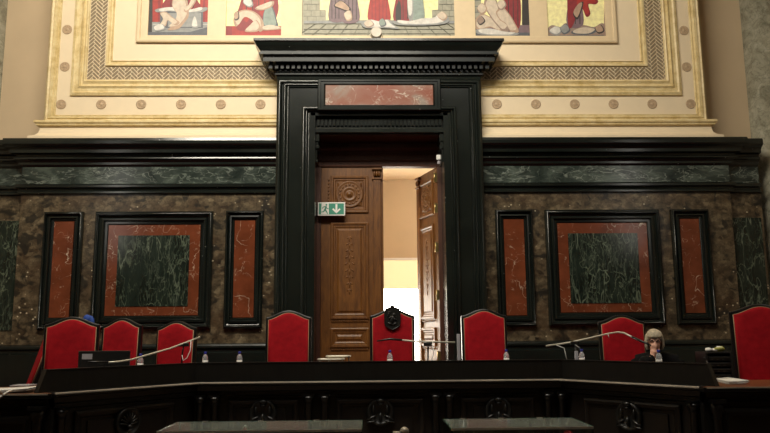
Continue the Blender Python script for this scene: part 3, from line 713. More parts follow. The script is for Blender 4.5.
MB().box(-.02, .02, -.02, .02, -.10, -.055).box(-.008, .008, -.008, .008, -.06, -.02).build('sensor_lens', 'greyp', r, bevel=.006)
MB().box(-.01, .10, .0, .03, .0, .02).build('mounting_arm', 'blackp', r)
p = at(376.3, 34, 11.55)
r = thing('spotlight', (p.x, 11.55, 6.332), 'round white spotlight standing on top of the doorway cornice', 'spotlight'); h = p.z-6.332
MB().lathe((0, 0, h), [(.078, -.09), (.086, -.095), (.09, -.08), (.088, .08), (.06, .13), (.0001, .135)], 24, 'y').build('lamp_housing', 'lampbody', r)
lab(MB().lathe((0, -.085, h), [(.074, 0), (.05, -.004), (.0001, -.004)], 24, 'y').build('lamp_glass', 'lamplens', r), 'dull grey lens')
MB().tube([(-.10, .0, h), (-.10, 0, .03), (.10, 0, .03), (.10, 0, h)], .012).tube([(-.10, 0, h), (-.08, 0, h)], .015).tube([(.10, 0, h), (.08, 0, h)], .015).lathe((0, 0, 0), [(.06, 0), (.06, .03), (.02, .035)], 16).build('lamp_yoke', 'pale_metal', r)

# ------------------------------------------------------------------ judges' bench
BX = -.08
EL, A, B, ER = (-3.16, 7.02), (-2.11, 8.40), (1.97, 8.40), (2.98, 7.02)
path = [EL, A, B, ER]
bench = thing('judges_bench', (BX, 8.4, 0), 'long black carved judges bench with angled wings across the room', 'bench'); O = (BX, 8.4, 0)
b = MB(); b.sweep(path, [(0, 1.07), (0, 1.285), (.006, 1.29), (.006, 1.30), (-.07, 1.30), (-.07, 1.07)], endk=.35); b.build('parapet', 'ebony', bench, O)
b = MB(); b.sweep(path, [(.16, 1.062), (.165, 1.075), (.16, 1.091), (.15, 1.094), (-.05, 1.094), (-.05, 1.05), (.12, 1.05), (.13, 1.058)]); b.build('ledge', 'lacquer', bench, O)
b = MB(); b.sweep(path, [(.150, 1.080), (.168, 1.080), (.168, 1.090), (.150, 1.0955)]); lab(b.build('highlight_strip', 'strip', bench, O), 'pale strip painted as the highlight along the ledge edge')
pin = [tuple(Vector(EL)+(Vector(A)-Vector(EL)).normalized()*.55), A, B, tuple(Vector(ER)+(Vector(B)-Vector(ER)).normalized()*.55)]
b = MB(); b.sweep(pin, [(-.03, 1.19), (-.03, 1.22), (-.62, 1.22), (-.62, 1.19)]); b.build('desk_top', 'ebony2', bench, O)
b = MB(); b.sweep(path, [(.0, 0), (.0, 1.052), (-.06, 1.052), (-.06, 0)]); b.build('front_board', 'ebony2', bench, O)
b = MB(); b.sweep(path, [(.0, .93), (.06, .95), (.06, .985), (.09, 1.0), (.11, 1.05), (-.01, 1.05), (-.01, .93)]); b.build('frieze_moulding', 'ebony', bench, O)
b = MB(); b.sweep(path, [(.0, 0), (.14, 0), (.14, .16), (.12, .20), (.06, .22), (-.01, .22), (-.01, .0)]); b.build('plinth', 'ebony', bench, O)
def along(i, t, off):
    P, Q = Vector(path[i]), Vector(path[i+1]); d = (Q-P).normalized(); q = P+(Q-P)*t+Vector((d.y, -d.x))*off; return q, math.atan2(d.y, d.x)
def colonnette(q):
    b = MB(); b.lathe((q.x, q.y, 0), [(.06, .20), (.06, .235), (.05, .25), (.045, .27), (.044, .5), (.040, .84), (.050, .85), (.042, .865), (.045, .875), (.06, .90), (.063, .905), (.063, .93)], 18)
    b.box(q.x-.06, q.x+.06, q.y-.055, q.y+.055, .93, .955)
    b.build('colonnette', 'lacquer', bench, O)
for t in ((-2.10+.06), -1.99+.11, -.857, -.68, .537, .69, 1.78, 1.93):
    colonnette(Vector((t, 8.40-.065)))
for i, ts in ((0, (.07,)), (2, (.93,))):
    for t in ts: colonnette(along(i, t, .07)[0])
def raised_panel(i, t0, t1, kind):
    P, Q = Vector(path[i]), Vector(path[i+1]); L = (Q-P).length
    (q, an) = along(i, (t0+t1)/2, 0); w = (t1-t0)*L/2
    m = MB(); m.frame(-w, w, .30, .90, [(0, 0, .0), (0, 0, -.03), (.02, .02, -.04), (.05, .05, -.03), (.07, .07, -.008), (.085, .085, -.004)])
    m.box(-w+.14, w-.14, -.02, 0, .40, .80)
    R = Matrix.Rotation(an, 4, 'Z'); T = Matrix.Translation((q.x, q.y, 0))
    m.v = [tuple(T @ R @ Vector(v)) for v in m.v]
    m.build('front_panel', 'ebony2', bench, O)
    m = MB(); zc = .75
    m.lathe((0, 0, zc), [(.15, 0), (.15, -.05), (.135, -.07), (.115, -.06), (.10, -.045), (.0001, -.04)], 28, 'y')
    if kind == 'shell':
        for k in range(9):
            a = PI*(k+.5)/9; m.ball((.058*math.cos(a), -.055, zc-.03+.075*math.sin(a)), (.011, .02, .055), 8, rot=Matrix.Rotation(PI/2-a, 3, 'Y'))
        m.ball((0, -.065, zc-.045), (.03, .03, .025), 10)
    else:
        m.ball((0, -.065, zc+.125), (.05, .035, .03), 12); m.ball((0, -.06, zc+.085), (.035, .03, .02), 10)
        for s in (-1, 1):
            m.ball((s*.10, -.05, zc-.06), (.06, .022, .015), 10, rot=Matrix.Rotation(s*.5, 3, 'Y')); m.ball((s*.10, -.05, zc-.10), (.06, .022, .013), 10, rot=Matrix.Rotation(s*.15, 3, 'Y'))
            m.ball((s*.075, -.055, zc+.03), (.016, .022, .05), 10)
        m.ball((0, -.06, zc-.05), (.02, .03, .05), 10)
    m.v = [tuple(T @ R @ Vector(v)) for v in m.v]
    m.build('carved_ornament', 'carve', bench, O)
cl = B[0]-A[0]
def tc(x): return (x-A[0])/cl
raised_panel(1, tc(-1.74), tc(-.97), 'crest'); raised_panel(1, tc(-.56), tc(.42), 'crest'); raised_panel(1, tc(.82), tc(1.64), 'crest')
raised_panel(0, .17, .83, 'shell'); raised_panel(2, .17, .83, 'crest')
# lower side desks
def side_desk(s, label):
    x0, x1 = (EL[0]-.0, -5.2) if s < 0 else (ER[0]-.0, 5.2)
    x0 = x0 + (.10 if s < 0 else -.10)
    xs = sorted((x0, x1)); r = thing('side_desk', ((x0+x1)/2, 6.9, 0), label, 'desk'); o = ((x0+x1)/2, 6.9, 0)
    b = MB(); b.box(xs[0], xs[1], 6.86, 7.85, 1.062, 1.092, 0); ob = lab(b.build('desk_top', 'brown_top', r, o, bevel=.004), 'warm brown wooden top')
    MB().box(xs[0], xs[1], 6.83, 6.86, 1.05, 1.094).build('edge_moulding', 'lacquer', r, o, bevel=.006); MB().box(*sorted((x0, x0-s*.03)), 6.83, 7.85, 1.05, 1.094).build('end_moulding', 'lacquer', r, o, bevel=.004); lab(MB().box(xs[0], xs[1], 6.826, 6.84, 1.083, 1.0955).build('highlight_strip', 'strip', r, o), 'pale strip painted as the highlight along the desk edge')
    b = MB(); b.box(xs[0], xs[1], 6.93, 7.0, .0, 1.06); b.cornice(xs[0], xs[1], 6.98, 6.93, [(0, 1.05), (.06, 1.04), (.06, 1.0), (.02, .97), (.0, .95)], False, False); b.box(xs[0], xs[1], 6.87, 6.94, 0, .2); b.build('front_board', 'ebony', r, o)
    n = 2
    for k in range(n):
        c = xs[0]+(k+.5)*(xs[1]-xs[0])/n; w = (xs[1]-xs[0])/n/2-.16
        MB().frame(c-w, c+w, .28, .90, [(0, 0, 6.93), (0, 0, 6.90), (.03, .03, 6.89), (.06, .06, 6.92), (.07, .07, 6.925)]).build('front_panel', 'ebony', r, o)
    for xx in (x0+s*.10, x0+s*.9):
        b = MB(); b.lathe((xx, 6.88, 0), [(.06, .20), (.055, .24), (.04, .26), (.036, .8), (.045, .82), (.036, .84), (.058, .89), (.06, .95)], 18); b.box(xx-.065, xx+.065, 6.815, 6.945, .95, .985); b.build('colonnette', 'lacquer', r, o)
    b = MB(); xe = x1; xs2 = sorted((xe, xe-s*.06)); b.box(xs2[0], xs2[1], 7.0, 7.8, 0, 1.062); b.build('end_board', 'ebony', r, o)
    return r
side_desk(-1, 'low black side desk at the left end, papers lying on it'); side_desk(1, 'low black side desk at the right end, warm brown top')

# ------------------------------------------------------------------ chairs
def outline(w, zs, zt, zb, n=20, grow=0.):
    P = [(-w, zb)]
    for k in range(n+1):
        u = -1+2*k/n; P.append((u*w, zs+(zt-zs)*(.5+.5*math.cos(PI*u))**.85))
    P.append((w, zb)); return P
def chair(px, py, Y, wide, label, rz=0., crest=False, arch=.085, group='red velvet chairs behind the bench', tilt=.05, z_fix=None):
    p = at(px, py, Y); H = (z_fix or p.z)-DZ; w = wide/2
    r = thing('judge_chair', (p.x, Y, DZ), label, 'chair', group, rz)
    def lean(m, k=tilt):
        m.v = [(a, y+(z-.5)*k, z) for a, y, z in m.v]; return m
    zb = .34
    m = MB(); m.prism(outline(w, H-arch, H, zb), -.02, .035); fr = lean(m).build('back_frame', 'lacquer', r, bevel=.012)
    iw = w-.034
    inn = outline(iw, H-arch-.034, H-.034, zb+.06)
    m = MB(); n = len(inn); cz = (H+zb)/2
    rings = [(1., -.018), (1., -.03), (.965, -.042), (.85, -.05), (.5, -.053)]
    for sc, y in rings: m.v += [(a*sc, y, cz+(z-cz)*(1-(1-sc)*.5)) for a, z in inn]
    for k in range(len(rings)-1):
        for i in range(n):
            j = (i+1) % n; m.f.append([k*n+i, k*n+j, (k+1)*n+j, (k+1)*n+i]); m.m.append(0); m.s.append(True)
    m.f.append([(len(rings)-1)*n+i for i in range(n)]); m.m.append(0); m.s.append(True)
    lean(m).build('back_cushion', 'velvet', r)
    m = MB(); m.prism(outline(iw, H-arch-.034, H-.034, zb+.06), .03, .045); lean(m).build('rear_cushion', 'velvet', r)
    m = MB(); m.tube([(a, -.028, z) for a, z in inn], .006, 6, closed=True); lab(lean(m).build('braid', 'braid', r), 'dull gold braid edging')
    m = MB(); sw = w*.98
    m.box(-sw, sw, -.48, .0, .30, .355); m.build('seat_frame', 'lacquer', r, bevel=.012)
    m = MB(); m.box(-sw+.02, sw-.02, -.465, -.03, .355, .41); m.build('seat', 'velvet', r, bevel=.025, seg=3)
    for sx in (-1, 1):
        m = MB(); m.tube([(sx*(sw-.04), -.44, .31), (sx*(sw-.04), -.445, .2), (sx*(sw-.04), -.45, 0)], [.03, .024, .018], 10); m.build('leg', 'lacquer', r)
        m = MB(); m.tube([(sx*(w-.035), .0, .36), (sx*(w-.035), .02, .2), (sx*(w-.035), .05, 0)], [.028, .024, .02], 10); m.build('leg', 'lacquer', r)
    m = MB(); m.box(-sw+.04, sw-.04, -.25, -.22, .14, .17); m.box(-sw+.03, -sw+.06, -.44, .02, .14, .17); m.box(sw-.06, sw-.03, -.44, .02, .14, .17); m.build('stretcher', 'lacquer', r)
    if crest:
        m = MB(); ch = H+.005
        sh = [(-.10, ch-.045), (-.085, ch-.01), (-.03, ch+.005), (0, ch+.025), (.03, ch+.005), (.085, ch-.01), (.10, ch-.045), (.10, ch-.19), (.085, ch-.23), (.04, ch-.255), (0, ch-.27), (-.04, ch-.255), (-.085, ch-.23), (-.10, ch-.19)]
        m.prism(sh, -.075, -.03); m.tube([(a*.97, -.075, z) for a, z in sh], .008, 6, closed=True)
        cs = lean(m).build('crest', 'carve', r); lab(cs, 'black carved shield crest')
        q = MB(); z0 = ch-.14                 # rampant beast in relief
        for c, rr, ro in (((0, -.08, z0), (.022, .012, .05), .35), ((.02, -.084, z0+.055), (.022, .014, .024), 0), ((-.03, -.08, z0+.02), (.032, .01, .010), -.6), ((.035, -.08, z0+.0), (.03, .01, .009), .5), ((-.03, -.08, z0-.055), (.034, .01, .012), .5), ((.025, -.08, z0-.06), (.03, .01, .011), -.7), ((-.05, -.08, z0+.055), (.010, .01, .034), .3), ((-.04, -.08, z0+.09), (.022, .01, .010), 0)):
            q.ball(c, rr, 10, rot=Matrix.Rotation(ro, 3, 'Y'))
        lean(q).build('crest_beast', 'carve', cs)
        q = MB(); q.ball((0, -.07, ch+.02), (.03, .02, .022), 10); lean(q).build('crest_finial', 'carve', cs)
    return r
chair(72.5, 316.5, 8.4, .58, 'red high-back chair at left, black screen in front of it', rz=.18)
chair(121.8, 318, 9.12, .51, 'narrow red chair second from the left, partly behind the black screen', rz=-.18)
chair(176.3, 320.8, 9.5, .54, 'red chair crossed by the long slanting microphone', rz=-.22)
chair(288.7, 310.3, 9.5, .575, 'red chair left of the wooden door, no crest')
chair(392.2, 308.6, 9.5, .57, 'central red chair with black carved crest on its top', crest=True)
chair(483.7, 308.8, 9.5, .58, 'red chair right of the doorway, beside the slim grey post')
chair(621.7, 314.8, 9.4, .605, 'red chair behind the bent microphone beside the seated person', rz=.05)
chair(760, 303.8, 8.5, .68, 'largest red chair at the right edge above the brown desk top', rz=-.12)
chair(37, 335, 8.95, .56, 'red chair seen nearly edge-on at the left end', rz=-1.08, tilt=.30, z_fix=1.70)

# ------------------------------------------------------------------ person
def person():
    hc = at(656.5, 340.5, 8.35); hx, hz = hc.x, hc.z
    base = (hx+.02, 8.42, DZ)
    r = thing('person', base, 'seated grey-haired person in black robe and glasses, hand on mouth', 'person', rz=-.30)
    def V(x, y, z): return (x-base[0], y-base[1], z-base[2])
    def remesh(parts, name, mat, vox, parent, sm=4):
        me = bpy.data.meshes.new(name); me.from_pydata([Vector(v) for v in parts.v], [], parts.f)
        bm = bmesh.new(); bm.from_mesh(me); bmesh.ops.recalc_face_normals(bm, faces=bm.faces); bm.to_mesh(me); bm.free()
        o = bpy.data.objects.new(name, me); C.objects.link(o)
        mo = o.modifiers.new('r', 'REMESH'); mo.mode = 'VOXEL'; mo.voxel_size = vox; mo.use_smooth_shade = True
        s2 = o.modifiers.new('s', 'SMOOTH'); s2.iterations = sm; s2.factor = .5
        dg = bpy.context.evaluated_depsgraph_get(); dg.update()
        m2 = bpy.data.meshes.new_from_object(o.evaluated_get(dg)); o.modifiers.clear(); o.data = m2; bpy.data.meshes.remove(me)
        m2.materials.clear(); m2.materials.append(MT[mat])
        for p in m2.polygons: p.use_smooth = True
        o.parent = parent; return o
    # body: head, neck, trunk, arms, hands - one continuous surface
    m = MB()
    H = Vector(V(hx, 8.35, hz))
    m.ball(H+Vector((0, .01, .02)), (.074, .092, .10), 20); m.ball(H+Vector((0, -.018, -.055)), (.058, .068, .065), 16); m.ball(H+Vector((0, -.05, -.10)), (.028, .026, .022), 12)
    m.ball(H+Vector((0, -.092, -.02)), (.012, .018, .026), 10); m.ball(H+Vector((0, -.097, -.034)), (.016, .014, .012), 10)
    m.ball(H+Vector((-.03, -.075, .004)), (.020, .012, .012), 10); m.ball(H+Vector((.03, -.075, .004)), (.020, .012, .012), 10)
    for s in (-1, 1): m.ball(H+Vector((s*.076, .012, -.01)), (.012, .022, .034), 10)
    m.tube([H+Vector((0, .02, -.05)), H+Vector((0, .04, -.14)), H+Vector((0, .06, -.20))], [.05, .052, .065], 14)
    sh = H.z-.20
    m.tube([(0, .10, sh), (0, .12, sh-.15), (0, .14, sh-.35), (0, .14, .50)], [.11, .14, .145, .16], 18)
    m.tube([(-.19, .09, sh-.03), (0, .08, sh+.01), (.19, .09, sh-.03)], [.06, .07, .06], 12)
    D = 1.22-DZ
    elR = Vector((-.13, -.30, D+.06)); wrR = H+Vector((-.035, -.125, -.175))
    m.tube([(-.19, .09, sh-.03), (-.18, -.02, sh-.16), elR], [.055, .05, .044], 12); m.tube([elR, (elR+wrR)/2, wrR], [.045, .040, .027], 12)
    elL = Vector((.24, .0, D-.12)); wrL = Vector((.06, -.16, D-.16))
    m.tube([(.19, .09, sh-.03), (.23, .06, sh-.16), elL], [.055, .05, .044], 12); m.tube([elL, wrL], [.044, .027], 12)
    # right hand at the mouth
    pc = wrR+Vector((.012, .012, .055)); m.tube([wrR, pc], [.024, .036], 12); m.ball(pc, (.040, .020, .042), 12)
    for k, (dx, ln) in enumerate(((-.027, .058), (-.009, .066), (.009, .062), (.026, .05))):
        a = pc+Vector((dx, -.002, .032)); m.tube([a, a+Vector((.004, -.004, ln*.55)), a+Vector((.014, .016, ln*.95))], [.0095, .009, .007], 8)
    m.tube([pc+Vector((.032, .0, -.018)), pc+Vector((.056, -.004, .008)), pc+Vector((.060, .004, .036))], [.011, .010, .008], 8)
    # left hand flat on the desk
    pl = wrL+Vector((-.055, -.02, -.018)); m.ball(pl, (.048, .036, .016), 12); m.tube([wrL, pl], [.024, .024], 10)
    for k, (dy, ln) in enumerate(((-.028, .055), (-.010, .065), (.008, .062), (.024, .048))):
        a = pl+Vector((-.04, dy, -.002)); m.tube([a, a+Vector((-ln*.55, 0, .006)), a+Vector((-ln, -.003, -.010))], [.0095, .009, .007], 8)
    m.tube([pl+Vector((-.0, -.03, 0)), pl+Vector((-.035, -.052, 0)), pl+Vector((-.06, -.056, -.006))], [.011, .010, .008], 8)
    m.tube([(-.09, .05, .50), (-.10, -.30, .48), (-.10, -.34, .25), (-.10, -.34, .05)], [.085, .075, .055, .04], 12); m.tube([(.09, .05, .50), (.10, -.30, .48), (.10, -.34, .25), (.10, -.34, .05)], [.085, .075, .055, .04], 12)
    for s in (-1, 1): m.ball((s*.10, -.38, .035), (.045, .10, .034), 12)
    body = remesh(m, 'body', 'skin', .0075, r, 3)
    # robe
    q = MB()
    q.tube([(0, .07, sh+.035), (0, .10, sh-.02), (0, .12, sh-.16), (0, .14, sh-.36), (0, .12, .45), (0, .10, .2), (0, .10, .0)], [.075, .15, .18, .19, .22, .24, .25], 24)
    q.tube([(-.22, .09, sh-.045), (0, .085, sh-.005), (.22, .09, sh-.045)], [.085, .10, .085], 14)
    q.tube([(-.21, .09, sh-.04), (-.20, -.02, sh-.18), elR, elR.lerp(wrR, .74)], [.085, .085, .080, .052], 14)
    q.tube([(.21, .09, sh-.04), (.25, .05, sh-.18), elL+Vector((0, 0, .012)), wrL+Vector((0, 0, .0))], [.085, .08, .072, .06], 14); q.ball(elL, .075, 12); q.ball(elR, (.075, .075, .062), 12)
    q.tube([(-.10, .05, .46), (-.11, -.34, .46), (-.11, -.38, .2), (-.11, -.40, .03)], [.13, .12, .12, .14], 14); q.tube([(.10, .05, .46), (.11, -.34, .46), (.11, -.38, .2), (.11, -.40, .03)], [.13, .12, .12, .14], 14)
    remesh(q, 'robe', 'robe', .012, r, 3)
    # bobbed hair with a fringe
    q = MB(); q.ball(H+Vector((0, .022, .042)), (.086, .100, .092), 20)
    for k in range(26):
        a = PI*(-.12+1.24*k/25); dx, dy = math.cos(a), math.sin(a)
        q.tube([H+Vector((.076*dx, .025+.085*dy, .07)), H+Vector((.092*dx, .025+.10*dy, .0)), H+Vector((.094*dx, .025+.10*dy, -.06)), H+Vector((.080*dx, .025+.085*dy, -.105))], [.016, .015, .014, .006], 8)
    for k in range(9):
        t = -1+2*k/8; q.tube([H+Vector((.05*t, -.03, .118-.02*t*t)), H+Vector((.066*t, -.080+.022*t*t, .085)), H+Vector((.076*t, -.094+.03*t*t, .048)), H+Vector((.080*t, -.096+.032*t*t, .026))], [.016, .012, .009, .005], 8)
    lab(remesh(q, 'hair', 'hair', .0075, body, 2), 'grey-blonde bobbed hair with fringe')
    q = MB()
    for s in (-1, 1):
        q.tube([H+Vector((s*.031+.026*math.cos(a*PI/8), -.102, .004+.020*math.sin(a*PI/8))) for a in range(16)], .0038, 6, closed=True)
        q.tube([H+Vector((s*.057, -.100, .008)), H+Vector((s*.078, -.03, .008)), H+Vector((s*.080, .02, .0))], .0035, 6)
    q.tube([H+Vector((-.006, -.103, .008)), H+Vector((.006, -.103, .008))], .0035, 6); q.build('glasses', 'blackp', body)
    for s in (-1, 1): MB().ball(H+Vector((s*.031, -.084, .003)), (.013, .006, .007), 10).build('eye', 'eye', body)
    MB().ball(H+Vector((0, -.084, -.064)), (.022, .010, .007), 10).build('mouth', 'lip', body)
person()

# ------------------------------------------------------------------ things on the bench
DT = 1.22
def bottle(px, Y, label):
    p = at(px, 360, Y)
    r = thing('water_bottle', (p.x, Y, DT), label, 'bottle', 'water bottles on the bench')
    MB().lathe((0, 0, 0), [(.0001, .004), (.026, .0), (.031, .006), (.032, .05), (.030, .055), (.032, .06), (.032, .115), (.028, .135), (.016, .155), (.0125, .16), (.0125, .172)], 20).build('bottle_body', 'bottle', r)
    lab(MB().lathe((0, 0, 0), [(.0325, .058), (.0325, .088)], 20).build('paper_label', 'paper', r), 'white label')
    lab(MB().lathe((0, 0, 0), [(.016, .164), (.0165, .168), (.0165, .186), (.014, .19), (.0001, .19)], 18).build('cap', 'bluecap', r), 'blue cap')
bottle(140.5, 8.12, 'water bottle under the slanting microphone in front of the two narrow red chairs')
bottle(205.2, 8.85, 'small blue-capped bottle just right of the slanting microphone tip')
bottle(239.5, 8.80, 'blue-capped bottle left of the uncrested chair by the door')
bottle(390, 8.75, 'blue-capped bottle in front of the crested central chair')
bottle(506.5, 8.70, 'blue-capped bottle at the foot of the chair right of the doorway')
bottle(582, 8.55, 'blue-capped bottle beside the short grey post, left of the bent microphone')
bottle(659, 7.85, 'blue-capped bottle in front of the seated grey-haired person')

def path_px(pts): return [at(a, c, Y) for a, c, Y in pts]
def microphone(label, rod, tip, stand, clipw, cables, rr=.010):
    P = path_px(rod); S = path_px(stand); o = (S[-1].x, S[-1].y, DT)
    r = thing('boom_microphone', o, label, 'microphone', 'long boom microphones on the bench')
    MB().tube(P, rr, 10).build('boom_rod', 'pale_metal', r, o)
    T = path_px(tip); lab(MB().tube(T, [rr*1.25]+[rr*1.3]*(len(T)-2)+[rr*.8], 10).build('capsule', 'blackp', r, o), 'dark microphone capsule')
    S[-1].z = DT+.02
    m = MB(); m.tube(S, .009, 8); m.lathe((S[-1].x, S[-1].y, DT), [(.07, 0), (.07, .015), (.02, .025), (.012, .05)], 20); m.build('stand', 'blackp', r, o)
    c = S[0]; MB().box(c.x-clipw, c.x+clipw, c.y-.018, c.y+.018, c.z-.022, c.z+.016).build('clip', 'blackp', r, o, bevel=.006)
    for cb in cables:
        lab(MB().tube(path_px(cb), .0045, 6).build('cable', 'paper', r, o), 'pale cable')
microphone('long slanting boom microphone at the left wing of the bench', [(200, 337, 8.5), (186, 342.5, 8.40), (170, 348.5, 8.25), (146, 355.4, 8.0), (132, 359.5, 7.85), (118, 361.8, 7.7), (108, 362.4, 7.62)], [(108, 362.4, 7.62), (98, 362.2, 7.55), (88, 361.9, 7.48)],
           [(184, 344.5, 8.38), (182.5, 352, 8.38), (181.5, 364, 8.38)], .055, [[(191, 340.5, 8.40), (190.5, 350, 8.38), (187, 358, 8.37), (183, 360.5, 8.37), (182, 355, 8.37)]])
microphone('level boom microphone in front of the crested central chair', [(455, 342.3, 8.75), (430, 341.8, 8.75), (412, 341.2, 8.75), (402, 340, 8.75)], [(402, 340, 8.75), (390, 339, 8.75), (377, 341, 8.75)],
           [(428, 344, 8.75), (428, 350, 8.75), (428, 364, 8.75)], .05, [[(420, 343, 8.74), (424, 347, 8.74), (426, 352, 8.74)], [(432, 344, 8.73), (434, 350, 8.73), (433, 356, 8.73), (431, 362, 8.73)]])
microphone('bent boom microphone beside the seated person on the right wing', [(546, 346, 8.7), (570, 342.5, 8.6), (590, 338, 8.45), (609, 333.5, 8.3), (618, 332.2, 8.2), (624, 333, 8.1), (632, 337, 7.95)], [(632, 337, 7.95), (641, 341, 7.85), (651, 345.5, 7.75)],
           [(575, 342.5, 8.56), (575.8, 350, 8.56), (576, 364, 8.56)], .05, [[(556, 345, 8.64), (564, 348, 8.64), (565.5, 354, 8.64), (567, 361, 8.64)], [(573, 343, 8.55), (577, 346, 8.55), (580, 348, 8.55)], [(608, 334, 8.28), (609, 338, 8.28)]])
def post(px0, y0, Y, label):
    a = at(px0, y0, Y); r = thing('metal_post', (a.x, Y, DT), label, 'post')
    MB().box(-.019, .019, -.012, .012, .015, a.z-DT).build('shaft', 'greyp', r, bevel=.005); MB().box(-.05, .05, -.04, .04, 0, .015).build('foot', 'blackp', r, bevel=.004)
post(458.3, 334, 8.8, 'slim upright grey post just left of the chair right of the doorway')
post(576.2, 351, 8.47, 'short grey post next to the bottle left of the bent microphone')
# pale tray behind the bench
p = at(333, 361, 8.72); o = (p.x, 8.75, DT)
r = thing('document_tray', o, 'pale rounded two-tier tray on the bench below the wooden door', 'tray')
def rrect(w, d, z, rad=.05):
    P = []
    for cx, cy, a0 in ((w-rad, d-rad, 0), (-w+rad, d-rad, PI/2), (-w+rad, -d+rad, PI), (w-rad, -d+rad, 1.5*PI)):
        for k in range(5): a = a0+PI/2*k/4; P.append((cx+rad*math.cos(a), cy+rad*math.sin(a), z))
    return P
MB().tube([(a-.02, c-.05, z) for a, c, z in rrect(.15, .09, .095)], .010, 8, closed=True).tube([(a-.02, c-.05, z) for a, c, z in rrect(.15, .09, .012)], .010, 8, closed=True).box(-.16, .12, -.13, .03, .082, .092).build('lower_tray', 'pale_metal', r)
MB().tube([(a+.06, c+.07, z) for a, c, z in rrect(.14, .08, .125)], .010, 8, closed=True).box(-.07, .19, .0, .14, .112, .122).build('upper_tray', 'pale_metal', r)
MB().tube([(-.15, -.12, .012), (-.15, -.12, .095)], .008).tube([(.11, -.12, .012), (.11, -.12, .095)], .008).tube([(-.06, .13, .012), (-.06, .13, .125)], .008).tube([(.18, .13, .012), (.18, .13, .125)], .008).tube([(-.06, .13, .012), (-.15, .02, .012)], .008).tube([(.18, .13, .012), (.11, .02, .012)], .008).build('tray_rods', 'pale_metal', r)
# screen at left, seen from behind
a = at(79, 351, 7.9); c = at(129.5, 366, 7.9); cx = (a.x+c.x)/2; w = (c.x-a.x)/2
r = thing('computer_screen', (cx, 7.9, DT), 'black computer screen seen from behind with white sticker', 'screen', rz=.02)
h = a.z-DT
MB().box(-w, w, -.012, .012, .03, h).build('screen_shell', 'blackp', r, bevel=.006)
MB().box(-.06, .06, -.03, -.01, .05, .10).box(-.02, .02, -.05, -.02, .01, .10).box(-.09, .09, -.07, .06, 0, .012).build('screen_stand', 'blackp', r, bevel=.004)
lab(MB().box(-w+.04, -w+.145, -.0145, -.012, h-.085, h-.03).build('sticker', 'greyp', r), 'pale sticker')
# papers at the left desk
def sheets(name, cx, cy, z, w, d, n, label, cat, rz=0, curl=.0, mat='paper'):
    m = MB()
    for k in range(n):
        a = random.uniform(-.05, .05); zz = z+.003*k; N_ = 8; o0 = len(m.v)
        for i in range(N_+1):
            for j in (0, 1):
                u = -w/2+w*i/N_; v = (j-.5)*d; q = Matrix.Rotation(a, 2) @ Vector((u, v))
                for dz in (0, .0015): m.v.append((q.x, q.y, zz-z+.001+dz+curl*(i/N_)**2))
        for i in range(N_):
            b0 = o0+4*i; b1 = b0+4
            for f in ((b0+1, b1+1, b1+3, b0+3), (b0, b0+2, b1+2, b1), (b0, b1, b1+1, b0+1), (b0+2, b0+3, b1+3, b1+2)): m.f.append(list(f)); m.m.append(0); m.s.append(True)
        for b0 in (o0, o0+4*N_): m.f.append([b0, b0+1, b0+3, b0+2]); m.m.append(0); m.s.append(False)
    o = m.build(name, mat); o.location = (cx, cy, z); o.rotation_euler.z = rz
    return tag(o, label, cat)
TZ = 1.094
p = at(14, 391, 7.12); sheets('paper_sheets', p.x-.03, 7.16, TZ, .44, .42, 8, 'white paper sheets on the desk at the left edge', 'paper', .05, .02)
p = at(21, 385, 7.50); r = thing('grey_booklet', (p.x, 7.56, TZ), 'closed grey booklet behind the white papers at left', 'book')
MB().box(-.09, .09, -.10, .10, 0, .012).box(-.09, .09, -.10, .10, .030, .038).box(-.092, -.085, -.10, .10, .0, .038).build('cover', 'greyp', r, bevel=.002); lab(MB().box(-.084, .086, -.095, .095, .012, .030).build('pages', 'paper', r), 'white pages')
a = at(0, 397.5, 6.75); m = MB(); m.tube([at(-6, 401, 6.80), at(0, 397, 6.82), at(8, 391.5, 6.87), at(14, 389.5, 7.0)], .008, 8)
o = m.build('rolled_paper', 'paper', org=tuple(at(6, 393, 6.86))); tag(o, 'thin white roll sticking over the front edge of the left desk', 'paper roll')
# right desk clutter
p = at(723, 381, 7.55); sheets('paper_sheets', p.x+.02, 7.46, TZ, .18, .52, 9, 'small stack of white paper on the brown desk at right', 'paper', -.1, .01)
p = at(724, 379, 7.95); base = (p.x-.02, 8.1, DZ); zt = at(724, 353, 8.1).z
r = thing('equipment_cabinet', base, 'black equipment rack left of the largest red chair', 'rack')
hh = zt-DZ; w = .12
MB().box(-w-.02, -w, -.12, .15, 0, hh).box(w, w+.02, -.12, .15, 0, hh).box(-w-.02, w+.02, -.12, .15, hh, hh+.015).box(-w-.02, w+.02, .135, .15, 0, hh).box(-w-.02, w+.02, -.12, .15, 0, .03).build('rack_case', 'blackp', r, bevel=.003)
for k in range(5):
    zz = hh-.055-.062*k
    u = MB().box(-w+.003, w-.003, -.125, .12, zz-.023, zz+.023).build('rack_unit', 'lacquer', r, bevel=.004)
    m = MB().box(-w+.015, w-.015, -.129, -.125, zz+.008, zz+.012)  # thin line painted in for the faint highlight on each unit
    for j in range(3): m.box(-w+.03+.06*j, -w+.05+.06*j, -.130, -.125, zz-.012, zz-.004)
    lab(m.build('highlight_trim', 'dimmetal', u), 'grey trim line painted as a faint highlight')
o3 = (base[0], 8.08, zt+.015)
m = MB(); 
for c, rr in (((-.06, 0, .022), (.04, .04, .022)), ((.05, 0, .03), (.055, .045, .03)), ((.085, .01, .03), (.03, .03, .026)), ((.015, .01, .018), (.04, .04, .018))): m.ball(c, rr, 12)
for i, vv in enumerate(m.v):
    random.seed(i//3); m.v[i] = tuple(a+random.uniform(-.006, .006) for a in vv[:2]) + (max(0, vv[2]+random.uniform(-.005, .005)),)
for i in range(len(m.f)): m.m[i] = 0 if i < len(m.f)*.3 else (1 if i < len(m.f)*.75 else 0)
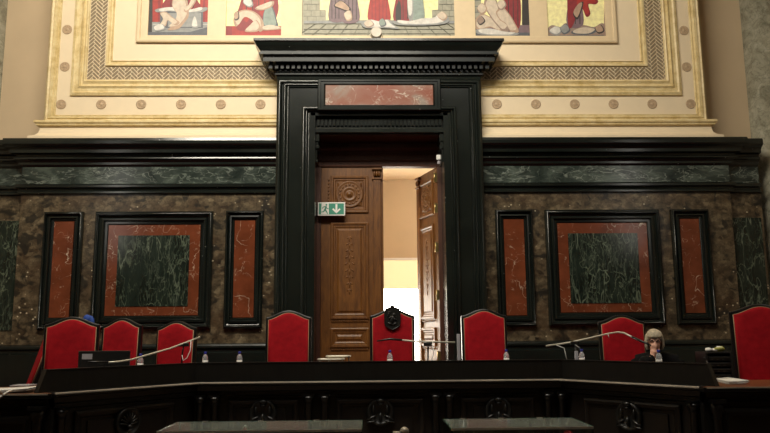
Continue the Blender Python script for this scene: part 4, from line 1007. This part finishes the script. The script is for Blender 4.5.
MT['yellowgreen'] = plain('yellow_green_paint', (.42, .42, .10), .6)
tag(m.build('crumpled_bag', ['paper', 'yellowgreen'], org=None), 'crumpled white and yellow-green bag on top of the black rack', 'bag').location = o3
# microphone gooseneck at the rack
P = [at(712, 371, 7.72), at(709, 366, 7.72), at(706, 360, 7.70)]
r = thing('gooseneck_microphone', (P[0].x, 7.72, TZ), 'thin dark gooseneck microphone at the right end of the bench', 'microphone')
o = (P[0].x, 7.72, TZ)
MB().tube([(P[0].x, 7.72, TZ+.02)]+P, .005, 8).build('gooseneck', 'metal', r, o); MB().tube([P[2], P[2]+Vector((-.02, 0, .03))], .009, 8).build('capsule', 'blackp', r, o); MB().lathe((P[0].x, 7.72, TZ), [(.05, 0), (.05, .015), (.01, .03)], 16).build('base', 'blackp', r, o)
# blue cloth hooked on the back of the left chair
p = at(87, 319, 8.52); m = MB(); m.ball((0, 0, 0), (.045, .03, .05), 14); m.ball((.03, .02, -.04), (.05, .03, .08), 12); m.ball((.04, .03, -.14), (.045, .025, .10), 12)
o = m.build('blue_bag', 'blue'); o.location = p; tag(o, 'small blue bag just showing over the top of the leftmost upright chair', 'bag')

# ------------------------------------------------------------------ glass display cases
def case(x0, x1, label):
    y0, y1, zt, zb = 4.9, 5.42, .997, .74
    cx = (x0+x1)/2; o = (cx, 5.16, 0); r = thing('display_case', o, label, 'display case', 'glass display cases before the bench')
    b = MB(); b.box(x0, x1, y0, y1, zb-.06, zb); b.box(x0+.01, x1-.01, y0+.01, y1-.01, zb-.16, zb-.06); b.build('case_base', 'ebony', r, o, bevel=.004)
    for sx in (x0+.04, x1-.04):
        for sy in (y0+.04, y1-.04): MB().box(sx-.025, sx+.025, sy-.025, sy+.025, 0, zb-.16).build('leg', 'ebony', r, o, bevel=.004)
    MB().box(x0, x1, y0, y1, zt-.008, zt).build('glass_top', 'greyglass', r, o)
    t = .006
    for nm, bx in (('glass_front', (x0, x1, y0, y0+t)), ('glass_back', (x0, x1, y1-t, y1)), ('glass_side', (x0, x0+t, y0+t, y1-t)), ('glass_side', (x1-t, x1, y0+t, y1-t))):
        MB().box(*bx, zb, zt-.008).build(nm, 'glass', r, o)
    lab(MB().box(x0, x1, y0-.004, y0, zt-.014, zt+.001).build('metal_edge', 'edgepale', r, o), 'pale metal front edge')
    m = MB()
    for sx in (x0, x1): m.box(sx-.003, sx+.003, y0, y1, zt-.006, zt+.001)
    m.box(x0, x1, y1, y1+.003, zt-.006, zt+.001); lab(m.build('polished_edge', 'glassedge', r, o), 'green polished glass edge')
    m = MB()
    for f in (.15, .45, .75): m.box(x0+(x1-x0)*f-.02, x0+(x1-x0)*f+.02, y1-.012, y1+.004, zt-.012, zt+.004)
    m.build('clasp', 'metal', r, o)
    return zb
zb = case(-1.55, -.245, 'glass case at left foot of the bench, patterned cloth under its top')
case(.33, 1.25, 'glass case at right foot of the bench, parchment inside')
m = MB(); n = 14
for i in range(n+1):
    for j in range(n+1):
        u, v = i/n-.5, j/n-.5; hgt = max(.0, .25*math.exp(-((u-.14)**2*9+v*v*6))*(1+.10*math.sin(9*u+5*v))-.02)
        m.v.append((.20*u*2*.55, .30*v, hgt)); 
for i in range(n):
    for j in range(n):
        a = i*(n+1)+j; m.f.append([a, a+1, a+n+2, a+n+1]); u, v = i/n, j/n
        m.m.append(1 if ((i//2+j//3) % 4 == 1) else 2 if ((i//2+j//2) % 5 == 3) else 0); m.s.append(True)
p = at(242, 428, 5.08); o = m.build('patterned_cloth', ['paper', 'redcloth', 'olive']); o.location = (p.x-.03, 5.2, zb); so = o.modifiers.new('s', 'SOLIDIFY'); so.thickness = .004; so.offset = 1
tag(o, 'heaped white, red and olive patterned cloth in the left glass case', 'cloth')
a = at(463, 428, 4.98); c = at(556, 428, 4.98)
m = MB(); m.prism([(a.x+.03, zb), (a.x-.01, .95), (c.x-.11, .952), (c.x-.04, .925), (c.x+.06, zb)], 4.945, 4.962).box(a.x+.04, c.x-.02, 4.962, 5.12, zb, zb+.015)
tag(m.build('parchment_board', 'parchment', org=((a.x+c.x)/2, 4.95, zb)), 'beige parchment standing behind the front glass of the right case', 'parchment')
p = at(566, 428, 5.0); m = MB(); m.box(-.03, .03, -.02, .02, 0, .20); m.box(-.035, .035, -.03, .03, .0, .03); m.ball((0, 0, .2), (.032, .024, .02), 12)
o = m.build('red_seal', 'redcloth'); o.location = (p.x+.02, 5.03, zb); tag(o, 'red upright seal case in the right glass case', 'seal')
# small stand with a rounded head between the cases
p = at(404.5, 431.5, 4.6)
r = thing('floor_microphone', (p.x, 4.6, 0), 'small rounded grey microphone head between the two glass cases', 'microphone')
MB().ball((0, 0, p.z), (.028, .028, .028), 16).tube([(0, 0, p.z), (0, 0, p.z-.12)], [.024, .016], 12).build('capsule', 'pale_metal', r)
MB().tube([(-.07, .0, p.z-.01), (-.02, 0, p.z-.01)], .012, 10).build('side_clip', 'pale_metal', r)
MB().tube([(0, 0, p.z-.1), (0, 0, .02)], .010, 10).lathe((0, 0, 0), [(.13, 0), (.13, .015), (.02, .03)], 24).build('stand', 'blackp', r)

# ------------------------------------------------------------------ light
def area(name, loc, target, sx, sy, w, col, spread):
    ld = bpy.data.lights.new(name, 'AREA'); ld.shape = 'RECTANGLE'; ld.size = sx; ld.size_y = sy; ld.energy = w; ld.color = col; ld.spread = math.radians(spread)
    o = bpy.data.objects.new(name, ld); C.objects.link(o); o.location = loc
    o.rotation_euler = (Vector(target)-Vector(loc)).to_track_quat('-Z', 'Y').to_euler(); return o
area('ceiling_lamp', (-2.0, 5.2, 9.8), (-1.3, 12, 6.3), 6.5, .8, 640, (1, .92, .77), 150)
area('ceiling_fill', (0, 4.0, 9.9), (0, 9.6, 1.5), 7, 3.5, 70, (1, .95, .86), 90)  # unseen area light added as general fill from above
area('side_highlight_fill', (-6.5, 5.5, 5.0), (0, 12, 3.5), .4, 2.6, 9, (1, .95, .86), 120)  # unseen pair added to draw highlight lines on the black mouldings
area('side_highlight_fill', (6.5, 5.5, 5.0), (0, 12, 3.5), .4, 2.6, 8, (1, .95, .86), 120)
area('passage_fill', (2.3, 13.9, 4.2), (-.2, 16, 3.6), .5, .5, 36, (1, .95, .84), 180)  # unseen fill added to brighten the passage wall
w = bpy.data.worlds.new('world'); SC.world = w; w.use_nodes = True
w.node_tree.nodes['Background'].inputs[0].default_value = (.8, .75, .68, 1); w.node_tree.nodes['Background'].inputs[1].default_value = .05
vs = SC.view_settings; vs.view_transform = 'Standard'; vs.look = 'None'; vs.gamma = 1; vs.use_curve_mapping = False; vs.exposure = 0.
